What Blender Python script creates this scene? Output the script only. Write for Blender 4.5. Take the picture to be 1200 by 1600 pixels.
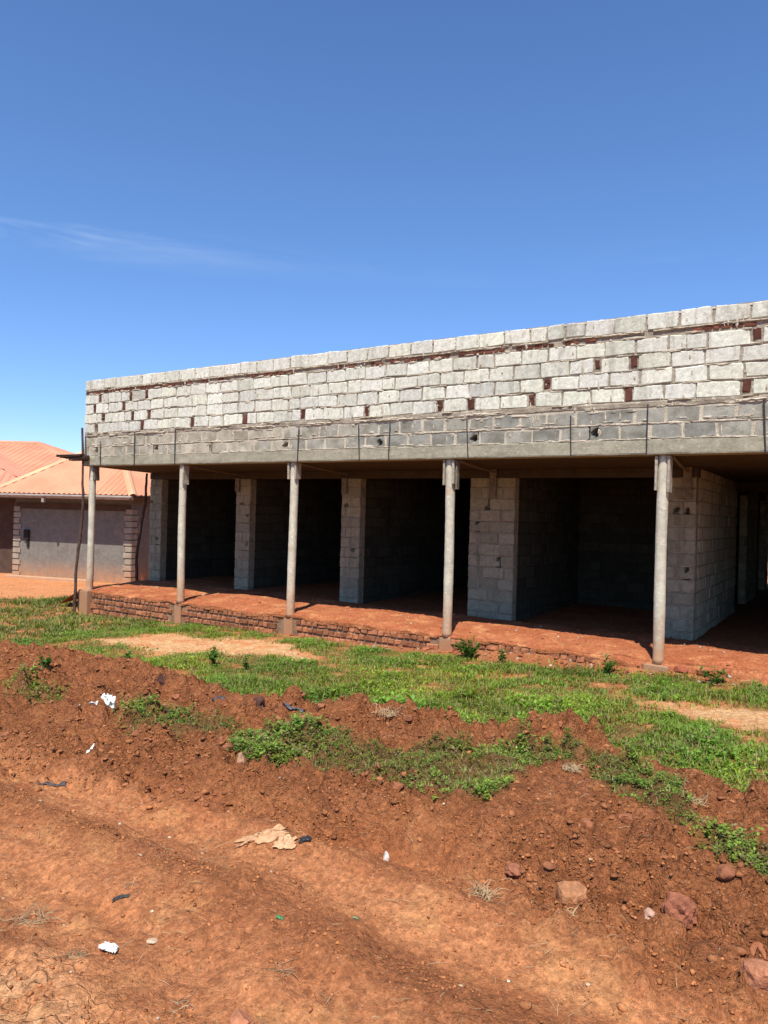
import bpy, math, random
import numpy as np
from mathutils import Matrix, Vector

random.seed(7)
RNG = np.random.default_rng(7)
R_ = math.radians
S = bpy.context.scene
for o_ in list(bpy.data.objects):
    bpy.data.objects.remove(o_)

# ------------------------------------------------------------------ camera
cam_d = bpy.data.cameras.new("camera")
cam = bpy.data.objects.new("camera", cam_d)
S.collection.objects.link(cam)
cam_d.sensor_fit = 'VERTICAL'
cam_d.sensor_height = 36.0
cam_d.lens = 36.0 * 1150.0 / 1600.0
cam_d.clip_start = 0.05
cam_d.clip_end = 3000.0
CAM = Vector((2.079, -9.912, 1.746))
rot = Matrix(((0.84305131, -0.02102955, 0.53742185),
              (0.53716269, -0.01695511, -0.84330823),
              (0.02684644, 0.99963507, -0.00299774)))
cam.matrix_world = Matrix.Translation(CAM) @ rot.to_4x4()
S.camera = cam
S.render.resolution_x = 768
S.render.resolution_y = 1024

# ------------------------------------------------------------------ light
SUN_TO = Vector((0.56, -1.45, 2.6)).normalized()      # towards the sun
elev = math.asin(SUN_TO.z)
azim = math.atan2(SUN_TO.x, SUN_TO.y)
w = bpy.data.worlds.new("World")
S.world = w
w.use_nodes = True
nt = w.node_tree
nt.nodes.clear()
n_out = nt.nodes.new('ShaderNodeOutputWorld')
n_bg = nt.nodes.new('ShaderNodeBackground')
n_sky = nt.nodes.new('ShaderNodeTexSky')
n_sky.sky_type = 'NISHITA'
n_sky.sun_disc = False
n_sky.sun_elevation = elev
n_sky.sun_rotation = azim
n_sky.altitude = 1100
n_sky.air_density = 1.0
n_sky.dust_density = 0.25
n_sky.ozone_density = 2.6
# thin wisps of cirrus, mixed over the sky by direction
tc = nt.nodes.new('ShaderNodeTexCoord')
mp = nt.nodes.new('ShaderNodeMapping')
mp.inputs['Location'].default_value = (0.6, 0.35, 0.0)
mp.inputs['Rotation'].default_value = (0, 0, R_(32))
mp.inputs['Scale'].default_value = (2.2, 2.2, 22.0)
nz = nt.nodes.new('ShaderNodeTexNoise')
nz.inputs['Scale'].default_value = 1.7
nz.inputs['Detail'].default_value = 7
nz.inputs['Roughness'].default_value = 0.55
nz.inputs['Distortion'].default_value = 0.35
rp = nt.nodes.new('ShaderNodeMapRange')
rp.inputs['From Min'].default_value = 0.42
rp.inputs['From Max'].default_value = 0.66
rp.inputs['To Max'].default_value = 0.36
sx = nt.nodes.new('ShaderNodeSeparateXYZ')
band = nt.nodes.new('ShaderNodeMapRange')
band.inputs['From Min'].default_value = 0.345
band.inputs['From Max'].default_value = 0.322
west = nt.nodes.new('ShaderNodeMapRange')
west.inputs['From Min'].default_value = -0.60
west.inputs['From Max'].default_value = -0.76
west.inputs['To Min'].default_value = 0.18
mulw = nt.nodes.new('ShaderNodeMath'); mulw.operation = 'MULTIPLY'
mul = nt.nodes.new('ShaderNodeMath'); mul.operation = 'MULTIPLY'
mx = nt.nodes.new('ShaderNodeMixRGB')
mx.inputs['Color2'].default_value = (4.2, 5.2, 6.4, 1)
hs = nt.nodes.new('ShaderNodeHueSaturation')
hs.inputs['Saturation'].default_value = 1.17
hs.inputs['Hue'].default_value = 0.506
hs.inputs['Value'].default_value = 1.25
L = nt.links
L.new(tc.outputs['Generated'], mp.inputs['Vector'])
L.new(mp.outputs['Vector'], nz.inputs['Vector'])
L.new(nz.outputs['Fac'], rp.inputs['Value'])
L.new(tc.outputs['Generated'], sx.inputs['Vector'])
L.new(sx.outputs['Z'], band.inputs['Value'])
lowb = nt.nodes.new('ShaderNodeMapRange')
lowb.inputs['From Min'].default_value = 0.292
lowb.inputs['From Max'].default_value = 0.318
mul0 = nt.nodes.new('ShaderNodeMath'); mul0.operation = 'MULTIPLY'
L.new(sx.outputs['Z'], lowb.inputs['Value'])
L.new(rp.outputs['Result'], mul0.inputs[0])
L.new(lowb.outputs['Result'], mul0.inputs[1])
L.new(mul0.outputs['Value'], mul.inputs[0])
L.new(band.outputs['Result'], mul.inputs[1])
L.new(sx.outputs['X'], west.inputs['Value'])
L.new(mul.outputs['Value'], mulw.inputs[0])
L.new(west.outputs['Result'], mulw.inputs[1])
L.new(mulw.outputs['Value'], mx.inputs['Fac'])
L.new(n_sky.outputs['Color'], hs.inputs['Color'])
lowk = nt.nodes.new('ShaderNodeMapRange')
lowk.inputs['From Min'].default_value = 0.02
lowk.inputs['From Max'].default_value = 0.40
L.new(sx.outputs['Z'], lowk.inputs['Value'])
dim = nt.nodes.new('ShaderNodeMixRGB')
dim.inputs['Color1'].default_value = (0.68, 0.76, 0.91, 1)
dim.inputs['Color2'].default_value = (1, 1, 1, 1)
L.new(lowk.outputs['Result'], dim.inputs['Fac'])
mm = nt.nodes.new('ShaderNodeMixRGB'); mm.blend_type = 'MULTIPLY'
mm.inputs['Fac'].default_value = 1.0
L.new(hs.outputs['Color'], mm.inputs['Color1'])
L.new(dim.outputs['Color'], mm.inputs['Color2'])
L.new(mm.outputs['Color'], mx.inputs['Color1'])
L.new(mx.outputs['Color'], n_bg.inputs['Color'])
n_bg.inputs['Strength'].default_value = 0.115
L.new(n_bg.outputs['Background'], n_out.inputs['Surface'])

sun_d = bpy.data.lights.new("sun", 'SUN')
sun_d.energy = 5.0
sun_d.angle = R_(0.5)
sun_d.color = (1.0, 0.955, 0.87)
sun = bpy.data.objects.new("sun", sun_d)
S.collection.objects.link(sun)
sun.rotation_mode = 'QUATERNION'
sun.rotation_quaternion = SUN_TO.to_track_quat('Z', 'Y')
sun.location = (0, -20, 30)

S.view_settings.view_transform = 'Standard'
S.view_settings.look = 'None'
S.view_settings.exposure = 0.45
S.view_settings.gamma = 1.0
S.cycles.max_bounces = 8

# ------------------------------------------------------------------ helpers
def link(o, parent=None):
    S.collection.objects.link(o)
    if parent is not None:
        o.parent = parent
    return o

def thing(name, label, cat, loc=(0, 0, 0), rotz=0.0, group=None):
    o = bpy.data.objects.new(name, None)
    o.empty_display_size = 0.2
    o.location = loc
    o.rotation_euler = (0, 0, rotz)
    o['label'] = label
    o['category'] = cat
    if group:
        o['group'] = group
    return link(o)

def tag(o, label=None, cat=None, group=None, kind=None):
    if label: o['label'] = label
    if cat: o['category'] = cat
    if group: o['group'] = group
    if kind: o['kind'] = kind
    return o

class MB:
    """collects vertices, faces, per-vertex tone; builds ONE mesh object"""
    def __init__(s):
        s.v = []; s.f = []; s.t = []; s.m = []
        s.n = 0
    def add(s, verts, faces, tone=(0.5, 0.5, 0.5), mat=0):
        b = s.n
        s.v.extend([tuple(p) for p in verts])
        s.f.extend([tuple(i + b for i in q) for q in faces])
        s.m.extend([mat] * len(faces))
        s.t.extend([tone] * len(verts))
        s.n += len(verts)
    def box(s, a, b, tone=(0.5, 0.5, 0.5), mat=0, bev=0.0, jit=0.0, M=None):
        x0, y0, z0 = a; x1, y1, z1 = b
        if bev <= 0:
            P = [(x, y, z) for z in (z0, z1) for y in (y0, y1) for x in (x0, x1)]
            F = [(0, 2, 3, 1), (4, 5, 7, 6), (0, 1, 5, 4), (2, 6, 7, 3), (0, 4, 6, 2), (1, 3, 7, 5)]
        else:
            P, F = grid_box((x0, y0, z0), (x1, y1, z1), bev)
        if jit:
            P = [(p[0] + random.uniform(-jit, jit), p[1] + random.uniform(-jit, jit), p[2] + random.uniform(-jit, jit)) for p in P]
        if M is not None:
            P = [tuple(M @ Vector(p)) for p in P]
        s.add(P, F, tone, mat)
    def build(s, name, mats, parent=None, smooth=False, coll=True):
        me = bpy.data.meshes.new(name)
        me.from_pydata(s.v, [], s.f)
        if not isinstance(mats, (list, tuple)):
            mats = [mats]
        for m in mats:
            me.materials.append(m)
        if len(mats) > 1:
            me.polygons.foreach_set('material_index', s.m)
        at = me.color_attributes.new('tone', 'FLOAT_COLOR', 'POINT')
        arr = np.ones((len(s.t), 4), dtype=np.float32)
        arr[:, :3] = np.array(s.t, dtype=np.float32)
        at.data.foreach_set('color', arr.ravel())
        if smooth:
            me.polygons.foreach_set('use_smooth', [True] * len(me.polygons))
        me.update()
        o = bpy.data.objects.new(name, me)
        return link(o, parent)

def grid_box(a, b, c):
    """box with chamfered edges: every face carries a 4x4 grid whose rim is pulled in"""
    lo = np.array(a, float); hi = np.array(b, float)
    idx = {}; P = []; F = []
    def cl(i, ax):
        L0 = hi[ax] - lo[ax]; cc = min(c, L0 * .3)
        return (lo[ax], lo[ax] + cc, hi[ax] - cc, hi[ax])[i]
    def vid(i, j, k):
        key = (i, j, k)
        if key in idx: return idx[key]
        p = np.array([cl(i, 0), cl(j, 1), cl(k, 2)])
        ex = [q in (0, 3) for q in key]
        if sum(ex) >= 2:
            for ax in range(3):
                if ex[ax]:
                    s_ = 1 if key[ax] == 0 else -1
                    p[ax] += s_ * c * (0.3 if sum(ex) == 2 else 0.42)
        idx[key] = len(P); P.append(tuple(p)); return idx[key]
    for i in range(3):
        for j in range(3):
            F.append((vid(i, j, 0), vid(i, j + 1, 0), vid(i + 1, j + 1, 0), vid(i + 1, j, 0)))
            F.append((vid(i, j, 3), vid(i + 1, j, 3), vid(i + 1, j + 1, 3), vid(i, j + 1, 3)))
            F.append((vid(i, 0, j), vid(i + 1, 0, j), vid(i + 1, 0, j + 1), vid(i, 0, j + 1)))
            F.append((vid(i, 3, j), vid(i, 3, j + 1), vid(i + 1, 3, j + 1), vid(i + 1, 3, j)))
            F.append((vid(0, i, j), vid(0, i, j + 1), vid(0, i + 1, j + 1), vid(0, i + 1, j)))
            F.append((vid(3, i, j), vid(3, i + 1, j), vid(3, i + 1, j + 1), vid(3, i, j + 1)))
    return P, F

def tube(mb, pts, rads, seg=10, tone=(.5, .5, .5), mat=0, wob=0.0):
    pts = [Vector(p) for p in pts]
    rings = []
    V = []
    for i, p in enumerate(pts):
        d = (pts[min(i + 1, len(pts) - 1)] - pts[max(i - 1, 0)]).normalized()
        u = d.cross(Vector((0.13, 1, 0.07))).normalized()
        v = d.cross(u)
        for k in range(seg):
            a = 2 * math.pi * k / seg
            r = rads[i] * (1 + random.uniform(-wob, wob))
            V.append(p + u * (math.cos(a) * r) + v * (math.sin(a) * r))
    F = []
    for i in range(len(pts) - 1):
        for k in range(seg):
            a = i * seg + k; b = i * seg + (k + 1) % seg
            F.append((a, b, b + seg, a + seg))
    F.append(tuple(range(seg - 1, -1, -1)))
    F.append(tuple(range((len(pts) - 1) * seg, len(pts) * seg)))
    mb.add(V, F, tone, mat)
# ------------------------------------------------------------------ terrain height
#<TERRAIN>
def _h(ix, iy, s):
    n = (ix.astype(np.int64) * 374761393 + iy.astype(np.int64) * 668265263 + s * 1442695041) & 0xffffffff
    n = ((n ^ (n >> 13)) * 1274126177) & 0xffffffff
    n = ((n ^ (n >> 16)) * 2246822519) & 0xffffffff
    return ((n ^ (n >> 15)) & 0xffffff) / float(0xffffff)

def pnoise(x, y, s=0):
    ix = np.floor(x); iy = np.floor(y); fx = x - ix; fy = y - iy
    def g(a, b, dx, dy):
        t = _h(ix + a, iy + b, s) * 6.2831853
        return np.cos(t) * dx + np.sin(t) * dy
    u = fx * fx * fx * (fx * (fx * 6 - 15) + 10); v = fy * fy * fy * (fy * (fy * 6 - 15) + 10)
    a = g(0, 0, fx, fy); b = g(1, 0, fx - 1, fy); c = g(0, 1, fx, fy - 1); d = g(1, 1, fx - 1, fy - 1)
    return ((a * (1 - u) + b * u) * (1 - v) + (c * (1 - u) + d * u) * v) * 1.5

def fbm(x, y, o=4, s=0, rough=0.5):
    r = 0; a = 1.0; t = 0
    for i in range(o):
        r = r + a * pnoise(x, y, s + i * 17); t += a
        x = x * 2.03 + 3.1; y = y * 2.03 - 1.7; a *= rough
    return r / t

def lumps(x, y, cell, s, dens=0.6):
    """field of rounded lumps of many sizes, one try per cell"""
    gx = x / cell; gy = y / cell
    ix = np.floor(gx); iy = np.floor(gy)
    out = np.zeros_like(gx)
    for a in (-1, 0, 1):
        for b in (-1, 0, 1):
            cx = ix + a; cy = iy + b
            jx = cx + _h(cx, cy, s); jy = cy + _h(cx, cy, s + 5)
            r = 0.25 + 0.45 * _h(cx, cy, s + 9) ** 2
            on = _h(cx, cy, s + 13) < dens
            th = _h(cx, cy, s + 21) * 3.14
            dx = gx - jx; dy = gy - jy
            ex = dx * np.cos(th) + dy * np.sin(th); ey = (-dx * np.sin(th) + dy * np.cos(th)) * 1.5
            d2 = (ex * ex + ey * ey) / (r * r)
            hgt = np.where(on & (d2 < 1), np.sqrt(np.clip(1 - d2, 0, 1)) * r, 0)
            out = np.maximum(out, hgt)
    return out * cell

def sst(a, b, x):
    t = np.clip((x - a) / (b - a), 0, 1)
    return t * t * (3 - 2 * t)

def crest_y(x):
    xs = np.array([-14., -9, -6.1, -3.9, -2.35, -0.96, -.36, .22, .63, .96, 1.7, 4.0])
    ys = np.array([-5.9, -5.4, -5.15, -4.95, -5.15, -4.68, -4.74, -4.50, -4.60, -4.83, -5.09, -5.4])
    return np.interp(x, xs, ys)

def crest_z(x):
    xs = np.array([-14., -9, -6.1, -4.5, -3.4, -2.35, -1.6, -.96, -.36, .22, .63, .96, 1.7, 5.0])
    zs = np.array([-.20, .02, .14, .17, .12, .10, .12, .18, .12, .20, .12, .12, .13, .08])
    return np.interp(x, xs, zs)

def masks(x, y):
    cy = crest_y(x)
    d = y - cy + 0.10 * fbm(x * 1.7, y * 1.7, 3, 40)
    bank = sst(-2.45, -1.75, d) * (1 - sst(0.12, 0.42, d))
    bank = bank * (1 - sst(4, 8, x)) 
    return d, bank

def height(x, y):
    yard = np.clip(-0.19 + 0.032 * x, -0.60, -0.12)
    far = sst(-13, -18, x)
    road = 0.09 + 0.018 * np.clip(x, -14, 3)
    k = sst(-4.2, -6.6, y)
    z = yard * (1 - k) + road * k
    d, bank = masks(x, y)
    kc = sst(-4.2, -6.6, crest_y(x))
    A = (crest_z(x) - (yard * (1 - kc) + road * kc)) / 0.95 * (1 + 0.12 * fbm(x * 1.3, y * 0.6, 3, 3))
    prof = np.where(d > 0, np.exp(-(d / 0.27) ** 2), np.exp(-(np.abs(d) / 0.95) ** 1.6))
    z = z + A * prof * 0.95
    # bare spur on the road side of the bank
    z = z + 0.13 * np.exp(-(((x - 0.55) / 0.55) ** 2 + ((y + 5.95) / 0.55) ** 2))
    # rut along the toe of the bank, with a broken lip
    ry = -6.78 + 0.10 * fbm(x * 0.8, x * 0 + 2.2, 3, 8) + 0.03 * x
    rr = y - ry
    z = z - 0.10 * np.exp(-(rr / 0.13) ** 2) * sst(-2.5, -0.3, x)
    z = z + 0.055 * np.exp(-((rr - 0.24) / 0.09) ** 2) * (1 + 1.3 * fbm(x * 4, y * 4, 3, 61)) * sst(-3, -0.6, x)
    # shallow wheel tracks on the road
    ww = y + 0.05 * x + 0.12 * fbm(x * 0.5, y * 0.5, 2, 77)
    z = z - 0.042 * np.exp(-((ww + 7.28) / 0.15) ** 2) + 0.042 * np.exp(-((ww + 7.60) / 0.10) ** 2) \
          - 0.034 * np.exp(-((ww + 8.00) / 0.20) ** 2) + 0.016 * np.exp(-((ww + 7.86) / 0.05) ** 2) + near_r(y) * 0.015 * fbm(x * 0.8, ww * 13, 3, 79) + 0.018 * np.exp(-((ww + 7.02) / 0.10) ** 2)
    z = z + 0.035 * fbm(x * 0.45, y * 0.45, 3, 90)
    # roughness
    near_road = sst(-4.4, -6.6, y) * (1 - bank)
    rg = bank + 0.20 * near_road + 0.06
    patch = np.clip(0.5 + 1.2 * fbm(x * 1.1, y * 1.1, 2, 55), 0, 1)
    spur = np.exp(-(((x - 0.55) / 0.5) ** 2 + ((y + 5.9) / 0.55) ** 2))
    rg = rg * (1 - 0.75 * spur)
    z = z + rg * (0.10 * fbm(x * 2.6, y * 2.6, 4, 11, .5)) - bank * (1 - .75 * np.exp(-(((x - 0.55) / 0.5) ** 2 + ((y + 5.9) / 0.55) ** 2))) * 0.055 * sst(.12, .0, np.abs(fbm(x * 2.2 + 5, y * 3.4, 4, 14, .6)))
    z = z + bank * 0.045 * (0.5 - 1.6 * np.abs(fbm(x * 1.1 + y * .7, y * 5.0 - x * .4, 4, 19, .55)))
    z = z + rg * (0.85 * lumps(x, y, 0.34, 101, .5) * patch + 0.95 * lumps(x + .07, y, 0.15, 131, .65) * (0.35 + 0.65 * patch)
                  + 0.90 * lumps(x, y + .03, 0.07, 151, .7))
    crumb = np.clip(.35 + 1.5 * fbm(x * 1.6, y * 3.0, 3, 57), 0, 1)
    z = z + np.maximum(rg, .34 * crumb) * (0.75 * lumps(x, y, 0.036, 171, .6) + 0.018 * fbm(x * 12, y * 12, 4, 23, .6))
    z = z + near_road * (.006 * fbm(x * 3.0, y * 11, 3, 24) + .010 * crumb * fbm(x * 6, y * 9, 3, 27))
    # earth heaped against the porch, higher towards the right
    pb = sst(-3.4, -1.8, x) * (.42 + .5 * fbm(x * 1.3, x * 0, 3, 35)) * (1 - .3 * sst(-1.5, -.5, x))
    top = -0.035
    slope = sst(-0.34 - 0.14 * fbm(x * 1.5, y * 0 + 1, 3, 31), -0.05, y + .05 * fbm(x * 4, y * 4, 3, 33))
    soil = (top - z) * slope * pb
    z = z + np.where(y < 0.3, soil, soil)
    # spoil left of the porch and the drop to the yard of the neighbours
    sp = np.exp(-(((x + 12.7) / 1.0) ** 2 + ((y - 1.7) / 1.4) ** 2))
    z = z + 0.44 * sp
    # ground stays below the porch floor
    inside = sst(0.02, 0.16, y) * sst(-11.9, -11.7, x) * (1 - sst(5.9, 6.1, x)) * (1 - sst(16.6, 17.0, y))
    z = z * (1 - inside) + (-0.30 if True else 0) * inside + np.minimum(yard + 0.0, -0.3) * 0 * inside
    # far away: gentle swell
    rr_ = np.hypot(x, y)
    z = z * 1.0 + sst(40, 300, rr_) * 1.2 * fbm(x * 0.01, y * 0.01, 2, 200)
    return z

def near_r(y):
    return sst(-6.0, -7.0, y)

def floor_height(x, y):
    z = 0.050 * fbm(x * 0.9, y * 0.9, 3, 300) - 0.02
    z = z - 0.07 * sst(1.6, 2.6, y) * sst(-8.5, -4.5, x)
    z = z + 0.08 * np.exp(-(((x + 8.0) / 0.6) ** 2 + ((y - 1.0) / 0.6) ** 2))
    z = z + 0.09 * np.exp(-(((x + 4.9) / 0.7) ** 2 + ((y - 0.8) / 0.5) ** 2))
    z = z + 0.07 * np.exp(-(((x - 0.9) / 0.6) ** 2 + ((y - 0.6) / 0.5) ** 2))
    z = z + 0.5 * lumps(x, y, 0.12, 311, .35) * 0.35 + 0.35 * lumps(x, y, 0.05, 321, .5) + 0.010 * fbm(x * 6, y * 6, 3, 330)
    z = z - 0.04 * sst(0.25, 0.0, y) * (0.6 + 0.8 * fbm(x * 1.6, y * 1.6, 2, 341))
    return z
#</TERRAIN>
# ------------------------------------------------------------------ materials
def newmat(name):
    m = bpy.data.materials.new(name); m.use_nodes = True
    t = m.node_tree
    b = t.nodes['Principled BSDF']
    b.inputs['Specular IOR Level'].default_value = 0.25
    return m, t, b

def noise(t, scale, detail=4, rough=.55, vec=None, dist=0.0):
    n = t.nodes.new('ShaderNodeTexNoise')
    n.inputs['Scale'].default_value = scale
    n.inputs['Detail'].default_value = detail
    n.inputs['Roughness'].default_value = rough
    n.inputs['Distortion'].default_value = dist
    t.links.new(vec if vec is not None else coords(t), n.inputs['Vector'])
    return n.outputs['Fac']

def coords(t):
    for n in t.nodes:
        if n.bl_idname == 'ShaderNodeTexCoord':
            return n.outputs['Object']
    return t.nodes.new('ShaderNodeTexCoord').outputs['Object']

def ramp(t, src, a, b, c0=0.0, c1=1.0):
    n = t.nodes.new('ShaderNodeMapRange')
    n.inputs['From Min'].default_value = a; n.inputs['From Max'].default_value = b
    n.inputs['To Min'].default_value = c0; n.inputs['To Max'].default_value = c1
    n.interpolation_type = 'SMOOTHSTEP'
    t.links.new(src, n.inputs['Value'])
    return n.outputs['Result']

def mixc(t, fac, a, b, mode='MIX'):
    n = t.nodes.new('ShaderNodeMixRGB'); n.blend_type = mode
    for s_, v in (('Fac', fac), ('Color1', a), ('Color2', b)):
        if hasattr(v, 'links'): t.links.new(v, n.inputs[s_])
        elif isinstance(v, (int, float)): n.inputs[s_].default_value = v
        else: n.inputs[s_].default_value = (*v, 1)
    return n.outputs['Color']

def mathn(t, op, a, b=0.0):
    n = t.nodes.new('ShaderNodeMath'); n.operation = op
    for i, v in enumerate((a, b)):
        if hasattr(v, 'links'): t.links.new(v, n.inputs[i])
        else: n.inputs[i].default_value = v
    return n.outputs['Value']

def attr(t, name='tone', out='Color'):
    n = t.nodes.new('ShaderNodeAttribute'); n.attribute_name = name
    return n.outputs[out]

def bump(t, b, src, strength=.4, dist=0.01):
    n = t.nodes.new('ShaderNodeBump')
    n.inputs['Strength'].default_value = strength
    n.inputs['Distance'].default_value = dist
    t.links.new(src, n.inputs['Height'])
    t.links.new(n.outputs['Normal'], b.inputs['Normal'])

def plain(name, col, rough=.85, var=.25, scale=8, bs=.3, bscale=60, tone=False, col2=None, spec=.25, bdist=.006, metal=0):
    """base colour with mottling; with tone=True the per-piece 'tone' colour is the base"""
    m, t, b = newmat(name)
    base = attr(t) if tone else col
    f = ramp(t, noise(t, scale, 5, .6), .3, .7)
    dark = mixc(t, 1.0, base, (1 - var, 1 - var * 1.05, 1 - var * 1.15), 'MULTIPLY')
    c = mixc(t, f, dark, base)
    if col2 is not None:
        c = mixc(t, ramp(t, noise(t, scale * .45, 4, .65), .52, .72), c, col2)
    f2 = ramp(t, noise(t, bscale, 3, .7), .35, .65, .86, 1.08)
    v = t.nodes.new('ShaderNodeVectorMath'); v.operation = 'SCALE'
    t.links.new(c, v.inputs[0]); t.links.new(f2, v.inputs['Scale'])
    t.links.new(v.outputs['Vector'], b.inputs['Base Color'])
    b.inputs['Roughness'].default_value = rough
    b.inputs['Specular IOR Level'].default_value = spec
    b.inputs['Metallic'].default_value = metal
    if bs: bump(t, b, noise(t, bscale, 4, .7), bs, bdist)
    return m

M_ = {}
M_['block'] = plain('limed_block', None, .95, .24, 15, .5, 70, tone=True, col2=None, bdist=.005)
M_['mortar'] = plain('mortar', (.40, .34, .26), .95, .4, 7, .7, 40, col2=(.20, .15, .11), bdist=.02)
M_['mortar_earth'] = plain('earthy_mortar', (.30, .19, .115), .95, .4, 7, .7, 40, col2=(.36, .15, .07), bdist=.02)
_t = M_['block'].node_tree
_b = _t.nodes['Principled BSDF']
_src = _b.inputs['Base Color'].links[0].from_socket
_mp = _t.nodes.new('ShaderNodeMapping'); _mp.inputs['Scale'].default_value = (5, 5, .55)
_t.links.new(coords(_t), _mp.inputs['Vector'])
_k = ramp(_t, noise(_t, 1.4, 5, .65, _mp.outputs['Vector']), .50, .72, 0, .45)
_c = mixc(_t, _k, _src, mixc(_t, 1.0, _src, (.36, .33, .28), 'MULTIPLY'))
_k2 = ramp(_t, noise(_t, 45, 2, .5), .66, .72, 0, .6)
_t.links.new(mixc(_t, _k2, _c, mixc(_t, 1.0, _src, (.25, .22, .18), 'MULTIPLY')), _b.inputs['Base Color'])
M_['raw_block'] = plain('raw_block', None, .95, .42, 5, .6, 60, tone=True, col2=None, bdist=.008)
M_['mortar_pale'] = plain('pale_mortar', (.56, .49, .375), .95, .28, 7, .7, 45, bdist=.015)
M_['brick'] = plain('burnt_brick', None, .95, .45, 12, .6, 60, tone=True, bdist=.01)
M_['plank'] = plain('weathered_plank', (.23, .19, .145), .85, .4, 14, .5, 30, tone=False)
M_['plank_pale'] = plain('pale_plank', (.42, .36, .28), .85, .35, 14, .5, 30)
M_['pole'] = plain('bark_pole', (.115, .07, .052), .9, .5, 9, .6, 35, col2=(.05, .035, .03))
M_['mortar_dark'] = plain('shaded_mortar', (.07, .055, .04), .95, .35, 7, .5, 40)  # mortar copy for the room walls, interior shade put into its colour
M_['strap'] = plain('steel_strap', (.045, .045, .05), .6, .3, 10, 0)
M_['gutter'] = plain('gutter_paint', (.36, .30, .26), .6, .2, 4, .1, 20)
M_['dark'] = plain('dark_opening', (.02, .018, .016), .8, .2, 4, 0)
M_['iron_bar'] = plain('painted_iron', (.06, .055, .05), .5, .2, 10, 0)
M_['rock'] = plain('red_rock', None, .92, .35, 14, .8, 40, tone=True, bdist=.012)
M_['rag'] = plain('plastic_scrap', None, .55, .12, 10, .25, 60, tone=True, spec=.4)
M_['straw'] = plain('dry_straw', None, .8, .2, 20, 0, tone=True)
M_['fascia'] = plain('fascia_board', (.17, .10, .075), .8, .3, 5, .2, 30)
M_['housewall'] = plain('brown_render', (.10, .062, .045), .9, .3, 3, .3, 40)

def mat_concrete(name, base, stain, z_hi, z_lo, amt=.85, streak=True):
    """grey concrete, red earth splashed up its foot and rust coloured runs"""
    m, t, b = newmat(name)
    co = coords(t)
    f = ramp(t, noise(t, 4, 6, .65), .3, .7)
    c = mixc(t, f, tuple(x * .72 for x in base), base)
    c = mixc(t, ramp(t, noise(t, 11, 5, .7), .45, .62, 0, .5), c, tuple(x * .62 for x in base))
    c = mixc(t, ramp(t, noise(t, 26, 3, .6), .55, .70, 0, .6), c, tuple(min(1, x * 1.3) for x in base))
    sp = t.nodes.new('ShaderNodeSeparateXYZ'); t.links.new(co, sp.inputs[0])
    zz = ramp(t, sp.outputs['Z'], z_hi, z_lo)
    nz_ = ramp(t, noise(t, 5, 4, .6), .2, .75)
    k = mathn(t, 'MULTIPLY', mathn(t, 'MINIMUM', mathn(t, 'MULTIPLY', zz, mathn(t, 'ADD', nz_, .55)), 1.0), amt)
    c = mixc(t, k, c, stain)
    if streak:
        mp_ = t.nodes.new('ShaderNodeMapping'); mp_.inputs['Scale'].default_value = (9, 9, .5)
        t.links.new(co, mp_.inputs['Vector'])
        s_ = ramp(t, noise(t, 1.3, 3, .5, mp_.outputs['Vector']), .58, .78, 0, .55)
        c = mixc(t, s_, c, tuple((a_ + b_) * .5 * .8 for a_, b_ in zip(base, stain)))
    if name == 'column_concrete':
        rs_ = ramp(t, noise(t, 2.3, 5, .65), .55, .70, 0, .55)
        c = mixc(t, rs_, c, (.50, .27, .12))
    t.links.new(c, b.inputs['Base Color'])
    b.inputs['Roughness'].default_value = .92
    bump(t, b, noise(t, 30, 5, .7), .5, .012)
    return m
M_['column'] = mat_concrete('column_concrete', (.60, .54, .42), (.44, .20, .09), .75, -.1, .75)
M_['beam'] = mat_concrete('beam_concrete', (.36, .325, .235), (.27, .25, .19), -3, -4, 0)
M_['slab'] = mat_concrete('slab_concrete', (.075, .055, .038), (.2, .13, .09), -3, -4, 0)  # soffit and inner beams: shade under the roof is put into this dark base
M_['pedestal'] = mat_concrete('pedestal_concrete', (.34, .27, .18), (.38, .17, .08), .5, -.4, .8)
M_['render'] = mat_concrete('grey_render', (.205, .19, .165), (.46, .22, .10), .20, -.95, .9)
M_['quoin'] = mat_concrete('quoin_stone', (.36, .30, .23), (.46, .22, .10), .2, -.85, .8)
M_['plinth_c'] = mat_concrete('house_plinth', (.46, .33, .22), (.50, .26, .13), 0, -.7, .6)

def mat_roof(name, base, c2):
    m, t, b = newmat(name)
    f = ramp(t, noise(t, .9, 5, .6), .35, .65)
    c = mixc(t, f, c2, base)
    c = mixc(t, ramp(t, noise(t, 18, 4, .6), .55, .75, 0, .35), c, tuple(x * .55 for x in base))
    t.links.new(c, b.inputs['Base Color'])
    b.inputs['Roughness'].default_value = .5
    b.inputs['Specular IOR Level'].default_value = .35
    return m
M_['roof'] = mat_roof('orange_iron_sheet', (.62, .275, .15), (.53, .22, .118))
M_['roof_cap'] = mat_roof('ridge_cap', (.68, .38, .20), (.62, .30, .16))
M_['roof2'] = mat_roof('red_iron_sheet', (.62, .25, .155), (.56, .20, .12))

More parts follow.
